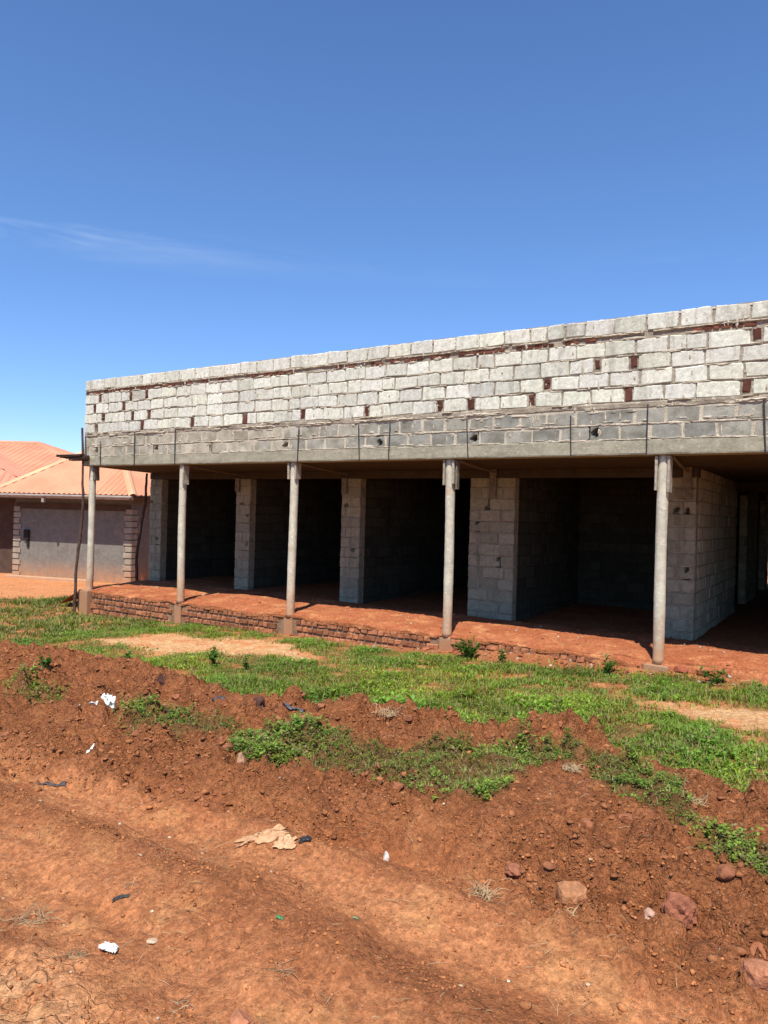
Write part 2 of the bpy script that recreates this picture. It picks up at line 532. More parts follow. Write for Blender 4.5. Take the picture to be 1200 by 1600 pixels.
# earth: 'cover' attribute  R = grass underlay, G = pale dry crust, B = loose dark bank soil
def mat_earth(name, floor=False):
    m, t, b = newmat(name)
    co = coords(t)
    cov = attr(t, 'cover')
    sp = t.nodes.new('ShaderNodeSeparateColor'); t.links.new(cov, sp.inputs[0])
    n1 = ramp(t, noise(t, 1.1, 5, .6), .3, .7)
    n2 = ramp(t, noise(t, 7, 5, .65), .3, .7)
    n3 = noise(t, 45, 4, .7)
    if floor:
        c = mixc(t, n1, (.40, .115, .045), (.53, .19, .085))
        c = mixc(t, mathn(t, 'MULTIPLY', n2, .5), c, (.34, .10, .045))
    else:
        c = mixc(t, n1, (.43, .153, .058), (.61, .250, .103))
        c = mixc(t, mathn(t, 'MULTIPLY', n2, .55), c, (.32, .104, .040))
    bank = mixc(t, n2, (.20, .072, .028), (.37, .140, .054))
    bank = mixc(t, ramp(t, noise(t, 2.7, 4, .6), .5, .75, 0, .6), bank, (.33, .125, .06))
    c = mixc(t, sp.outputs[2], c, bank)
    pale = mixc(t, n2, (.64, .33, .13), (.76, .50, .27))
    c = mixc(t, mathn(t, 'MULTIPLY', mathn(t, 'MINIMUM', mathn(t, 'MULTIPLY', sp.outputs[1], 2.2), 1.0), .8), c, (.72, .32, .138))
    c = mixc(t, ramp(t, sp.outputs[1], .55, 1.0), c, pale)
    c = mixc(t, mathn(t, 'MULTIPLY', sp.outputs[0], .85), c, (.10, .085, .03))
    # speckle of grit: pale grains and dark crumbs
    vo = t.nodes.new('ShaderNodeTexVoronoi'); vo.inputs['Scale'].default_value = 75
    t.links.new(co, vo.inputs['Vector'])
    sc = t.nodes.new('ShaderNodeSeparateColor'); t.links.new(vo.outputs['Color'], sc.inputs[0])
    on = mathn(t, 'MULTIPLY', ramp(t, vo.outputs['Distance'], .34, .22), ramp(t, sc.outputs[0], .90, .96))
    c = mixc(t, mathn(t, 'MULTIPLY', on, .55), c, (.60, .42, .28))
    on2 = mathn(t, 'MULTIPLY', ramp(t, vo.outputs['Distance'], .5, .3), ramp(t, sc.outputs[1], .82, .92))
    c = mixc(t, mathn(t, 'MULTIPLY', on2, .5), c, (.13, .05, .028))
    mot = ramp(t, noise(t, 17, 6, .72), .42, .62, 0, .45)
    c = mixc(t, mot, c, (.25, .082, .034) if not floor else (.34, .095, .038))
    mot2 = ramp(t, noise(t, 3.1, 6, .7), .50, .66, 0, .5)
    c = mixc(t, mathn(t, 'MULTIPLY', mot2, mathn(t, 'SUBTRACT', 1.0, sp.outputs[2])), c, (.62, .30, .12))
    g = ramp(t, n3, .3, .7, .74, 1.18)
    v = t.nodes.new('ShaderNodeVectorMath'); v.operation = 'SCALE'
    t.links.new(c, v.inputs[0]); t.links.new(g, v.inputs['Scale'])
    col = v.outputs['Vector']
    # dried mud cracks in the pale crust of the track
    if not floor:
        vc = t.nodes.new('ShaderNodeTexVoronoi'); vc.feature = 'DISTANCE_TO_EDGE'; vc.inputs['Scale'].default_value = 11
        wv = t.nodes.new('ShaderNodeVectorMath'); wv.operation = 'ADD'
        nn = t.nodes.new('ShaderNodeTexNoise'); nn.inputs['Scale'].default_value = 9
        t.links.new(co, nn.inputs['Vector'])
        ns = t.nodes.new('ShaderNodeVectorMath'); ns.operation = 'SCALE'; ns.inputs['Scale'].default_value = .09
        t.links.new(nn.outputs['Color'], ns.inputs[0])
        t.links.new(co, wv.inputs[0]); t.links.new(ns.outputs['Vector'], wv.inputs[1])
        t.links.new(wv.outputs['Vector'], vc.inputs['Vector'])
        crack = mathn(t, 'MULTIPLY', ramp(t, vc.outputs['Distance'], .045, .008), attr(t, 'cracks', 'Fac'))
        crack = mathn(t, 'MULTIPLY', crack, ramp(t, noise(t, 5, 2, .5), .38, .55))
        col = mixc(t, mathn(t, 'MULTIPLY', crack, .32), col, (.17, .07, .035))
        hgt = mathn(t, 'SUBTRACT', mathn(t, 'ADD', mathn(t, 'MULTIPLY', n3, .6), noise(t, 160, 3, .7)), mathn(t, 'MULTIPLY', crack, .9))
    else:
        hgt = mathn(t, 'ADD', n3, noise(t, 130, 3, .7))
    # crumb structure of the loose soil
    wv2 = t.nodes.new('ShaderNodeVectorMath'); wv2.operation = 'ADD'
    nn2 = t.nodes.new('ShaderNodeTexNoise'); nn2.inputs['Scale'].default_value = 30
    t.links.new(co, nn2.inputs['Vector'])
    ns2 = t.nodes.new('ShaderNodeVectorMath'); ns2.operation = 'SCALE'; ns2.inputs['Scale'].default_value = .010
    t.links.new(nn2.outputs['Color'], ns2.inputs[0])
    t.links.new(co, wv2.inputs[0]); t.links.new(ns2.outputs['Vector'], wv2.inputs[1])
    amt_ = mathn(t, 'ADD', mathn(t, 'MULTIPLY', sp.outputs[2], .75), .12)
    for sc_, k_ in ((34, 1.5), (85, .9)):
        vq = t.nodes.new('ShaderNodeTexVoronoi'); vq.inputs['Scale'].default_value = sc_
        t.links.new(wv2.outputs['Vector'], vq.inputs['Vector'])
        hq = mathn(t, 'SUBTRACT', .6, vq.outputs['Distance'])
        hgt = mathn(t, 'ADD', hgt, mathn(t, 'MULTIPLY', mathn(t, 'MULTIPLY', hq, amt_), k_))
        sq_ = t.nodes.new('ShaderNodeSeparateColor'); t.links.new(vq.outputs['Color'], sq_.inputs[0])
        vv = t.nodes.new('ShaderNodeVectorMath'); vv.operation = 'SCALE'
        t.links.new(col, vv.inputs[0]); t.links.new(ramp(t, sq_.outputs[0], 0, 1, .90, 1.12), vv.inputs['Scale'])
        col = vv.outputs['Vector']
    t.links.new(col, b.inputs['Base Color'])
    b.inputs['Roughness'].default_value = 1.0
    b.inputs['Specular IOR Level'].default_value = .1
    bump(t, b, hgt, 1.0, .014)
    return m
M_['earth'] = mat_earth('red_earth')
M_['floor'] = mat_earth('dirt_floor', True)

def mat_leaf(name):
    m, t, b = newmat(name)
    c = attr(t)
    t.links.new(c, b.inputs['Base Color'])
    b.inputs['Roughness'].default_value = .5
    b.inputs['Specular IOR Level'].default_value = .3
    tr = t.nodes.new('ShaderNodeBsdfTranslucent')
    t.links.new(mixc(t, 1.0, c, (1.2, 1.25, .5), 'MULTIPLY'), tr.inputs['Color'])
    ms = t.nodes.new('ShaderNodeMixShader'); ms.inputs[0].default_value = .35
    out = [n for n in t.nodes if n.bl_idname == 'ShaderNodeOutputMaterial'][0]
    t.links.new(b.outputs[0], ms.inputs[1]); t.links.new(tr.outputs[0], ms.inputs[2])
    t.links.new(ms.outputs[0], out.inputs['Surface'])
    return m
M_['leaf'] = mat_leaf('green_leaf')
# ------------------------------------------------------------------ ground sheet
POLY = dict(
 path=[(-8.96, -2.52), (-8.46, -1.51), (-7.94, -0.73), (-7.22, -0.45), (-5.84, -0.42), (-5.14, -0.45), (-4.07, -1.5), (-2.72, -2.29), (-2.8, -2.52), (-3.94, -2.25), (-4.99, -2.08), (-5.6, -2.35), (-6.28, -2.91), (-7.84, -2.72)],
 bare_right=[(0.05, -1.72), (0.68, -1.59), (1.27, -1.47), (1.9, -1.35), (4.5, -1.2), (4.5, -2.4), (1.78, -2.64), (1.38, -2.51), (0.92, -2.29), (0.41, -2.14)],
 bare_mid=[(-2.12, -2.96), (-1.69, -2.57), (-1.82, -3.18)],
 left_bare=[(-26, 0.2), (-17.67, 0.49), (-15.6, 0.4), (-14.77, 0.83), (-13.88, 1.0), (-12.6, 0.6), (-11.9, 0.0), (-11.7, 4), (-11.9, 16), (-30, 16), (-34, 5.44)],
 g3=[(-1.57, -6.17), (-1.56, -5.72), (-1.25, -5.49), (-0.82, -5.62), (-0.5, -5.37), (-0.25, -5.15), (0.12, -5.11), (0.47, -4.8), (0.76, -4.87), (0.97, -4.89), (1.24, -5.25), (1.49, -5.76), (1.78, -6.0), (1.94, -6.27), (2.6, -6.7), (2.5, -6.9), (1.95, -6.33), (1.79, -6.18), (1.58, -6.2), (1.35, -5.85), (0.94, -5.55), (0.56, -5.06), (0.36, -5.24), (0.43, -5.86), (0.43, -6.21), (0.19, -6.28), (-0.33, -6.05), (-0.86, -6.14), (-1.32, -6.31)],
 g4=[(-3.07, -5.85), (-2.45, -6.04), (-1.84, -5.73), (-1.72, -5.88), (-1.97, -6.4), (-2.37, -6.4)],
 g5=[(-4.24, -6.14), (-3.83, -5.94), (-3.65, -6.06), (-3.89, -6.32)],
 cracked=[(-3.5, -8.6), (-0.67, -8.38), (-0.41, -8.28), (-0.22, -8.28), (0.01, -8.32), (0.24, -8.34), (0.45, -8.46), (0.9, -8.9), (1.2, -10.5), (-3.5, -10.5)],
 strip=[(-4, -7.2), (-1.73, -7.08), (-0.51, -7.01), (0.66, -7.1), (1.44, -7.05), (1.96, -6.94), (4, -6.9), (4, -7.25), (1.97, -7.15), (1.25, -7.22), (0.44, -7.30), (-0.48, -7.30), (-1.62, -7.37), (-4, -7.5)],
)
def poly_sd(x, y, P):
    """signed distance to polygon, positive inside"""
    P = np.array(P, float); n = len(P)
    d = np.full(x.shape, 1e9); ins = np.zeros(x.shape, bool)
    for i in range(n):
        ax, ay = P[i]; bx, by = P[(i + 1) % n]
        ex, ey = bx - ax, by - ay
        t_ = np.clip(((x - ax) * ex + (y - ay) * ey) / (ex * ex + ey * ey + 1e-12), 0, 1)
        d = np.minimum(d, np.hypot(x - ax - t_ * ex, y - ay - t_ * ey))
        c = (ay > y) != (by > y)
        with np.errstate(divide='ignore', invalid='ignore'):
            xi = (bx - ax) * (y - ay) / (by - ay + 1e-12) + ax
        ins ^= c & (x < xi)
    return np.where(ins, d, -d)

def soft(x, y, key, wdt=.12, amp=.16, fr=2.6, seed=500):
    sd = poly_sd(x, y, POLY[key]) + amp * fbm(x * fr, y * fr, 3, seed)
    return sst(-wdt * .5, wdt * .5, sd)

def cover(x, y):
    """grass (0..1 density), pale, bank"""
    d, bank = masks(x, y)
    edge = d + 0.12 * fbm(x * 3, y * 3, 3, 611)
    yardg = sst(0.10, 0.30, edge) * (1 - sst(-0.42, -0.10, y + 0.10 * fbm(x * 2, y * 0, 2, 620) - .0 ) * sst(-12.3, -11.7, x))
    yardg = np.where((x < -12), sst(0.10, 0.30, edge), yardg)
    bare = np.maximum.reduce([sst(.0, .5, poly_sd(x, y, POLY['path']) - .04 + .30 * fbm(x * 2.6, y * 2.6, 3, 500)), soft(x, y, 'bare_right', .5, .35), soft(x, y, 'bare_mid', .3, .2) * .7, soft(x, y, 'left_bare', .7, .6)])
    # under the right hand side of the porch the heaped soil stays bare
    heap = sst(-5.6, -4.6, x) * sst(-0.62, -0.40, y + .12 * fbm(x * 2, y * 2, 2, 640)) * (1 - sst(-1.6, .2, x) * .9)
    grass = yardg * (1 - bare) * (1 - heap)
    # grass reaches the plinth on the left
    grass = np.maximum(grass, sst(-11.9, -11.4, x) * (1 - sst(-7.2, -6.4, x)) * sst(-1.3, -1.0, y) * (1 - sst(-.10, -.02, y)))
    bald = sst(.12, .40, fbm(x * 1.6, y * 1.6, 4, 650))
    thin = sst(-.15, .40, fbm(x * .8, y * 1.3, 4, 655, .6))
    ctr = np.exp(-(((x + 1.0) / 2.2) ** 2 + ((y + 3.1) / 1.0) ** 2))
    grass = grass * (1 - .9 * bald * (1 - .85 * ctr)) * (1 - .75 * thin * (1 - .9 * ctr))
    grass = grass * (1 - sst(30, 60, np.hypot(x, y)) * .3)
    lush = np.maximum.reduce([soft(x, y, 'g3', .15, .14), soft(x, y, 'g4', .2, .16) * .8, soft(x, y, 'g5', .2, .2) * .7])
    pale = np.maximum(bare * (.95 + .45 * fbm(x * 1.4, y * 2.2, 2, 668)) * (x > -11.9), soft(x, y, 'cracked', .35, .2) * .75)
    ww = y + 0.05 * x + 0.12 * fbm(x * 0.5, y * 0.5, 2, 77)
    rag_ = .8 + .9 * fbm(x * 1.6, y * 5, 4, 664)
    lanes = np.maximum(np.exp(-((ww + 7.26) / .17) ** 2), .9 * np.exp(-((ww + 8.02) / .22) ** 2)) * np.clip(rag_, 0, 1) * (y < -6)
    loose = np.exp(-((ww + 7.60) / .13) ** 2) * np.clip(rag_ + .1, 0, 1) + .7 * np.exp(-((ww + 6.95) / .10) ** 2) * np.clip(rag_, 0, 1)
    pale = np.maximum(pale, lanes * .27)
    pale = np.maximum(pale, bare * .40)
    pale = pale * (1 - .5 * sst(.0, .5, fbm(x * 3.1, y * 3.1, 3, 660)))
    onroad = (1 - bank) * sst(-4.6, -6.6, y)
    bk = np.maximum(bank, .55 * onroad * sst(-.05, .35, fbm(x * 1.3, y * 2.0, 3, 670)) * (1 - pale))
    bk = np.maximum(bk * (1 - .7 * lanes), .85 * loose * (y < -6.5))
    bk = np.where(heap > .3, np.maximum(bk, .45), bk)
    return grass, lush, np.clip(pale, 0, 1), np.clip(bk, 0, 1)

def axis(segs):
    out = [segs[0][0]]
    for a, b, h0, h1 in segs:
        p = a; 
        while p < b - 1e-6:
            k = (p - a) / (b - a); st = h0 * (h1 / h0) ** k
            p = min(b, p + st); out.append(p)
    return np.array(out)
xs_ = axis([(-900, -60, 220, 9), (-60, -16, 9, .35), (-16, -9, .35, .07), (-9, -3, .07, .030), (-3, -1.2, .030, .017), (-1.2, 2.7, .017, .017), (2.7, 5.5, .017, .25), (5.5, 60, .25, 9), (60, 900, 9, 220)])
ys_ = axis([(-900, -50, 220, 8), (-50, -12, 8, .3), (-12, -9.0, .3, .03), (-9.0, -5.6, .016, .016), (-5.6, -4.0, .016, .024), (-4.0, -1, .024, .045), (-1, .2, .045, .04), (.2, 4, .05, .3), (4, 20, .3, 1), (20, 80, 1, 10), (80, 900, 10, 220)])
GX, GY = np.meshgrid(xs_, ys_)
gx = GX.ravel(); gy = GY.ravel()
gz = height(gx, gy)
nx_, ny_ = len(xs_), len(ys_)
print('ground', nx_, ny_, nx_ * ny_)
def grid_mesh(name, gx, gy, gz, nx_, ny_, mat, covers):
    me = bpy.data.meshes.new(name)
    n = nx_ * ny_
    me.vertices.add(n)
    me.vertices.foreach_set('co', np.stack([gx, gy, gz], 1).astype(np.float32).ravel())
    I = np.arange(n).reshape(ny_, nx_)
    q = np.stack([I[:-1, :-1], I[:-1, 1:], I[1:, 1:], I[1:, :-1]], -1).reshape(-1, 4)
    me.loops.add(q.size); me.loops.foreach_set('vertex_index', q.ravel().astype(np.int32))
    me.polygons.add(len(q))
    me.polygons.foreach_set('loop_start', (np.arange(len(q)) * 4).astype(np.int32))
    me.polygons.foreach_set('use_smooth', np.ones(len(q), bool))
    me.update(calc_edges=True)
    a = me.color_attributes.new('cover', 'FLOAT_COLOR', 'POINT')
    a.data.foreach_set('color', np.stack(covers[:3] + [np.ones(n)], 1).astype(np.float32).ravel())
    if len(covers) > 3:
        a = me.attributes.new('cracks', 'FLOAT', 'POINT')
        a.data.foreach_set('value', covers[3].astype(np.float32))
    me.materials.append(mat)
    o = bpy.data.objects.new(name, me)
    return link(o)
cg, cl_, cp, cb = cover(gx, gy)
crk = soft(gx, gy, 'cracked', .4, .25)
ground = grid_mesh('ground', gx, gy, gz, nx_, ny_, M_['earth'],
                   [np.clip(np.maximum(cg, cl_), 0, 1), cp, cb, crk])
tag(ground, kind='structure')

fx = axis([(-12.6, -6, .07, .05), (-6, 2.4, .04, .04), (2.4, 6.0, .05, .3)])
fy = axis([(-.20, 0, .02, .02), (0, .6, .025, .035), (.6, 3, .035, .05), (3, 16.5, .06, .3)])
FX, FY = np.meshgrid(fx, fy); fgx = FX.ravel().copy(); fgy = FY.ravel().copy()
fz = floor_height(fgx, fgy)
# ragged front lip, rounded down over the plinth
front = fgy < -0.001
sk = np.clip(-fgy / .20, 0, 1)
right_ = sst(-1.2, .1, fgx)
rag = fbm(fgx * 3, sk * 1.5, 4, 700)
depth_ = (.06 + .04 * rag) * (1 - right_) + .36 * right_
reach = (.035 + .03 * rag) * (1 - right_) + (.14 + .10 * rag) * right_
fgy0 = fgy.copy()
fgy = np.where(front, -.035 - reach * sk ** .7 - .030 * right_ * fbm(fgx * 9, sk * 5, 3, 705), fgy)
fgy = np.where((~front) & (fgy0 < .04), -.03, fgy)
fz = np.where(front, fz - depth_ * sk + .02 * right_ * fbm(fgx * 7, sk * 4, 3, 708), fz)
# left end slopes off, following the skewed end of the slab
leftx = -11.86 - .28 * np.clip(fgy, 0, 2.3)
fz = np.where(fgx < leftx - .05, np.minimum(fz, -.04 - .5 * (leftx - fgx)), fz)
k_ = np.zeros_like(fz)
flo = grid_mesh('dirt_floor', fgx, fgy, fz, len(fx), len(fy), M_['floor'],
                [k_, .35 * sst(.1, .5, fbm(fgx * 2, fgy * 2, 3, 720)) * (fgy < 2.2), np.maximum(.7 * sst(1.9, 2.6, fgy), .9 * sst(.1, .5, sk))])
tag(flo, kind='structure')
# ------------------------------------------------------------------ unfinished shop building
building = thing('unfinished_building', 'long unfinished shop building of grey concrete blocks with open bays behind round columns', 'building', (0, 0, -0.3))
def part(mb, name, mats, parent=None, smooth=False):
    o = mb.build(name, mats, parent or building, smooth)
    if parent is None or parent is building:
        o.matrix_parent_inverse = Matrix.Translation((0, 0, 0.3))
    return o

def rnd(a, b): return random.uniform(a, b)

def block(mb, O, U, N, u0, u1, z0, z1, depth, tone, detail=0, hole=None, mat=0, back=True, rough=1.0, tl=1.0):
    """one block. O origin, U along, N outward normal; front face at O, body goes -N*depth"""
    O = np.array(O, float); U = np.array(U, float); N = np.array(N, float); Z = np.array([0, 0, 1.])
    c = .010
    if detail:
        nu = max(5, int((u1 - u0) / .032)); nv = 7
        us = [u0, u0 + c] + list(np.linspace(u0 + c, u1 - c, nu)[1:-1]) + [u1 - c, u1]
        vs = [z0, z0 + c] + list(np.linspace(z0 + c, z1 - c, nv)[1:-1]) + [z1 - c, z1]
    else:
        us = [u0, u0 + c, u1 - c, u1]; vs = [z0, z0 + c, z1 - c, z1]
    nU, nV = len(us), len(vs)
    skew = [rnd(-.006, .006) * rough for _ in range(8)]
    tilt = (rnd(-.006, .006) * tl, rnd(-.005, .005) * tl, rnd(-.004, .006) * tl)
    V = []
    ph = rnd(0, 99)
    for j, v in enumerate(vs):
        for i, u in enumerate(us):
            a = (u - u0) / (u1 - u0); b = (v - z0) / (z1 - z0)
            du = (skew[0] * (1 - a) * (1 - b) + skew[1] * a * (1 - b) + skew[2] * (1 - a) * b + skew[3] * a * b)
            dv = (skew[4] * (1 - a) * (1 - b) + skew[5] * a * (1 - b) + skew[6] * (1 - a) * b + skew[7] * a * b)
            dn = tilt[0] * (a - .5) * 2 + tilt[1] * (b - .5) * 2 + tilt[2]
            rim = (i in (0, nU - 1)) + (j in (0, nV - 1))
            if rim: dn -= .010 + .006 * (rim == 2)
            if detail:
                if rim:
                    du += rnd(-.005, .005) ; dv += rnd(-.005, .005); dn -= rnd(0, .007)
                    if rim == 2:
                        du += (.008 if i == 0 else -.008) * rnd(.2, 2.4); dv += (.008 if j == 0 else -.008) * rnd(.2, 2.2)
                else:
                    dn += rnd(-.0009, .0009)
            if hole is not None:
                hu, hv, hr = hole
                rr = math.hypot(u - hu, (v - hv) * .9) / hr
                if rr < 1.0: dn -= .15
                elif rr < 1.5: dn -= .012 * (1.5 - rr) * 2
            V.append(tuple(O + U * (u + du) + Z * (v + dv) + N * dn))
    F = []
    flip = np.dot(np.cross(U, Z), N) < 0
    def q(*t_): F.append(t_[::-1] if flip else t_)
    for j in range(nV - 1):
        for i in range(nU - 1):
            a = j * nU + i
            q(a, a + 1, a + 1 + nU, a + nU)
    nb = len(V)
    for u, v in ((u0, z0), (u1, z0), (u1, z1), (u0, z1)):
        V.append(tuple(O + U * u + Z * v - N * depth))
    bl, br, tr_, tl = nb, nb + 1, nb + 2, nb + 3
    q(*([bl, br] + [i for i in range(nU - 1, -1, -1)]))
    q(*([tr_, tl] + [(nV - 1) * nU + i for i in range(nU)]))
    q(*([tl, bl] + [j * nU for j in range(nV)]))
    q(*([br, tr_] + [j * nU + nU - 1 for j in range(nV - 1, -1, -1)]))
    if back: q(br, bl, tl, tr_)
    mb.add(V, F, tone, mat)

def grey(lo, hi, warm=.0):
    g = rnd(lo, hi); return (g * (1.0 + warm), g * .95, g * (.76 - warm * 1.2 - rnd(0, .05)))

def block_wall(mb, O, U, N, length, rows, depth=.16, tones=(.26, .36), bl=.39, j=.016, start=0.0, openings=(), holes=(), detail=0, warm=.05):
    """running bond wall with recessed mortar; openings = [(u0,u1,z0,z1)]"""
    O = np.array(O, float); U = np.array(U, float); N = np.array(N, float)
    for r, (z0, z1) in enumerate(rows):
        zc = (z0 + z1) / 2
        segs = [(0, length)]
        for (a, b, c, d) in openings:
            if c <= zc <= d:
                ns = []
                for s0, s1 in segs:
                    if b <= s0 or a >= s1: ns.append((s0, s1)); continue
                    if a > s0: ns.append((s0, a))
                    if b < s1: ns.append((b, s1))
                segs = ns
        for s0, s1 in segs:
            # mortar core, split round the holes
            cuts = [s0]
            hs_ = sorted([h for h in holes if z0 < h[1] < z1 and s0 < h[0] < s1])
            for h in hs_: cuts += [h[0] - h[2] - .02, h[0] + h[2] + .02]
            cuts.append(s1)
            for k in range(0, len(cuts), 2):
                a, b = cuts[k], cuts[k + 1]
                if b - a < .01: continue
                P = [O + U * u + N * n_ + np.array([0, 0, z]) for z in (z0 - j, z1 + .001) for n_ in (-.012, -depth + .012) for u in (a + .004, b - .004)]
                mb.add(P, [(0, 2, 3, 1), (4, 5, 7, 6), (0, 1, 5, 4), (2, 6, 7, 3), (0, 4, 6, 2), (1, 3, 7, 5)], (.3, .26, .2), 1)
            u = s0
            first = True
            while u < s1 - .02:
                wd = bl * rnd(.96, 1.04)
                if first and r % 2: wd = bl * rnd(.45, .6)
                if rnd(0, 1) < .06: wd *= rnd(.5, .8)
                e = u + wd
                if s1 - e < .13: e = s1
                e = min(e, s1)
                h_ = None
                for h in hs_:
                    if u < h[0] < e: h_ = (min(max(h[0], u + h[2] + .02), e - h[2] - .02), h[1], h[2])
                block(mb, O, U, N, u, e - (j if e < s1 else 0), z0, z1, depth, grey(*tones, warm), detail or (1 if h_ else 0), h_)
                u = e; first = False

# --- parapet wall: seven courses over the beam -----------------------------
FY_ = -.12
CH = [(-11.31, 4.04), (-10.33, 4.03), (-9.85, 4.04), (-11.47, 3.8), (-10.54, 3.83), (-11.19, 3.63), (-10.26, 3.63), (-9.76, 3.62), (-11.41, 3.42), (-9.96, 3.41), (-8.53, 3.4), (-7.18, 3.42), (-5.85, 3.41), (-4.54, 3.41), (-3.21, 3.4), (-2.69, 3.39), (-1.75, 3.41), (-1.53, 3.61), (-0.84, 3.81), (-0.36, 3.81), (-0.42, 3.42), (0.97, 3.41), (1.07, 4.01), (2.3, 3.6), (3.4, 3.8), (4.6, 3.42)]
HO = [(-11.37, 2.92), (-9.54, 2.92), (-7.99, 2.89), (-6.23, 2.90), (-4.28, 2.88), (-2.63, 2.90), (-0.88, 2.91), (2.0, 2.9), (3.6, 2.9)]
XL, XR = -11.80, 6.1
rows = [(2.805, 2.998, 'g'), (3.015, 3.212, 'g'), (3.300, 3.492, 'w'), (3.507, 3.697, 'w'), (3.712, 3.900, 'w'), (3.915, 4.108, 'w'), (4.215, 4.420, 't')]
pw = MB()
def fbox(a, b, z0, z1, y0, y1, tone, mat):
    P = [(x, y, z) for z in (z0, z1) for y in (y0, y1) for x in (a, b)]
    pw.add(P, [(0, 2, 3, 1), (4, 5, 7, 6), (0, 1, 5, 4), (2, 6, 7, 3), (0, 4, 6, 2), (1, 3, 7, 5)], tone, mat)
for r, (z0, z1, st) in enumerate(rows):
    chips = sorted([c[0] for c in CH if z0 < c[1] < z1]) if st != 'g' else []
    holes = sorted([h for h in HO if z0 < h[1] < z1])
    rec = .004 if st == 'g' else .014
    if r == 3: holes = []
    # mortar bed
    cuts = [XL + .01]
    for h in holes: cuts += [h[0] - .075, h[0] + .075]
    cuts.append(XR)
    ztop = rows[r + 1][0] if r + 1 < len(rows) else z1 - .01
    for k in range(0, len(cuts), 2):
        fbox(cuts[k], cuts[k + 1], z0 - .002 * (r + 1), z1, FY_ + rec, .075, (.4, .35, .28), 2 if st == 'g' else 1)
    if r + 1 < len(rows):
        fbox(XL + .006, XR - .003, z1, ztop - .002 * (r + 2), FY_ + rec + .002, .074, (.4, .35, .28), 2 if st == 'g' else 1)
    u = XL; first = True
    ci = 0
    while u < XR - .05:
        wd = .398 * rnd(.96, 1.035)
        if first and r % 2 == 0: wd *= .55
        if rnd(0, 1) < .055: wd *= rnd(.45, .75)
        e = u + wd
        brick_ = None
        if ci < len(chips) and e > chips[ci] - .17:
            bw = rnd(.085, .12)
            brick_ = (chips[ci] - bw / 2, chips[ci] + bw / 2); e = brick_[0]; ci += 1
        if XR - e < .15: e = XR
        h_ = None
        for h in holes:
            if u < h[0] < e: h_ = (min(max(h[0], u + .08), e - .09), h[1], rnd(.036, .046))
        if st == 'g':
            # left part weathered buff, right part blue grey
            k = sst(-7.5, -4.0, np.array(u)) * .8 + rnd(-.25, .25)
            g = rnd(.38, .48)
            tone = (g * (1.10 - .09 * k), g * (1.0 - .01 * k), g * (.78 + .07 * k))
            tone = tuple(c * (1 - .34 * max(0, min(1, k))) for c in tone)
        else:
            g = rnd(.60, .74) * (1 if rnd(0, 1) > .14 else rnd(.78, .92))
            wm = rnd(.81, .86)
            if rnd(0, 1) < .07: wm = .80
            tone = (g * 1.0, g * rnd(.975, 1.0), g * wm)
        if e - u > .06:
            jz = rnd(-.004, .004)
            block(pw, (0, FY_, 0), (1, 0, 0), (0, -1, 0), u, e - (.026 if st == 'g' else .018), z0 + jz, z1 + jz * .4 - rnd(0, .006) - (.008 if st == 'g' else 0), .19, tone, 1, h_, 4 if st == 'g' else 0, False, 2.2, .35 if st == 'g' else .7)
        u = e; first = False
        if brick_:
            zb = z0 + rnd(0, .05); n_b = random.choice((1, 1, 2))
            for q_ in range(n_b):
                za = zb + (z1 - zb) * q_ / n_b; zc_ = zb + (z1 - zb) * (q_ + 1) / n_b - .012
                g = rnd(.6, 1.1)
                pw.box((brick_[0] + .004, FY_ + rnd(-.002, .007), za), (brick_[1] - .014, .05, zc_), (.14 * g, .052 * g, .036 * g), 3, bev=.012, jit=.008)
            u = brick_[1]
# course of brick ends under the top blocks
u = XL + .01
while u < XR - .1:
    wd = rnd(.075, .17)
    if rnd(0, 1) < .60 + .35 * math.sin(u * 1.7 + 1.3 * math.sin(u * .9)):
        g = rnd(.55, 1.25)
        zt = 4.125 + rnd(-.004, .010)
        pw.box((u, FY_ + rnd(-.004, .009), zt), (u + wd - .02, .04, zt + rnd(.035, .052)), (.20 * g, .068 * g, .040 * g), 3, bev=.008, jit=.005)
    u += wd
# hand thrown mortar: ragged ribbons squeezed from the beds
def ribbon(z, hgt, amp, seed, x0=XL + .02, x1=XR, mat=1, gate=None, off=0.0):
    n = int((x1 - x0) / .028); xs = np.linspace(x0, x1, n)
    vs = np.linspace(-1, 1, 7)
    V = []
    for xx in xs:
        x_ = np.array([xx])
        hh = hgt * (1 + .55 * fbm(x_ * 2.3, x_ * 0 + 3, 3, seed)[0]); zc = z + hgt * .5 * fbm(x_ * 1.1, x_ * 0, 3, seed + 3)[0]
        for v in vs:
            am = amp * max(0, 1 - abs(v) ** 2.5) * (1 + 1.5 * fbm(x_ * 9, np.array([v * 1.4 + 7]), 3, seed + 9)[0]) if abs(v) < 1 else -.02
            am += amp * 1.0 * fbm(x_ * 2.0, x_ * 0 + 11, 2, seed + 5)[0] if abs(v) < 1 else 0
            jz = .004 * fbm(x_ * 30, np.array([v * 5.]), 1, seed + 6)[0]
            V.append((xx, FY_ - am - off, zc + v * hh + jz))
    F = []
    m = len(vs)
    for i in range(n - 1):
        if gate is not None and fbm(np.array([xs[i] * gate[0]]), np.array([5.]), 2, seed + 30)[0] < gate[1]: continue
        for k in range(m - 1):
            a = i * m + k
            F.append((a, a + m, a + m + 1, a + 1))
    pw.add(V, F, (.4, .35, .28), mat)
ribbon(3.255, .048, .004, 900, mat=1)
ribbon(3.235, .028, .020, 930, mat=2, gate=(1.4, .02))
ribbon(3.288, .014, .018, 960, mat=2, gate=(1.9, .12))
ribbon(4.195, .014, .010, 970, mat=2, gate=(2.5, -.3))
ribbon(3.006, .012, .007, 980, mat=2, gate=(2.2, -.2))
ribbon(2.803, .012, .009, 990, mat=2, gate=(1.7, -.25))
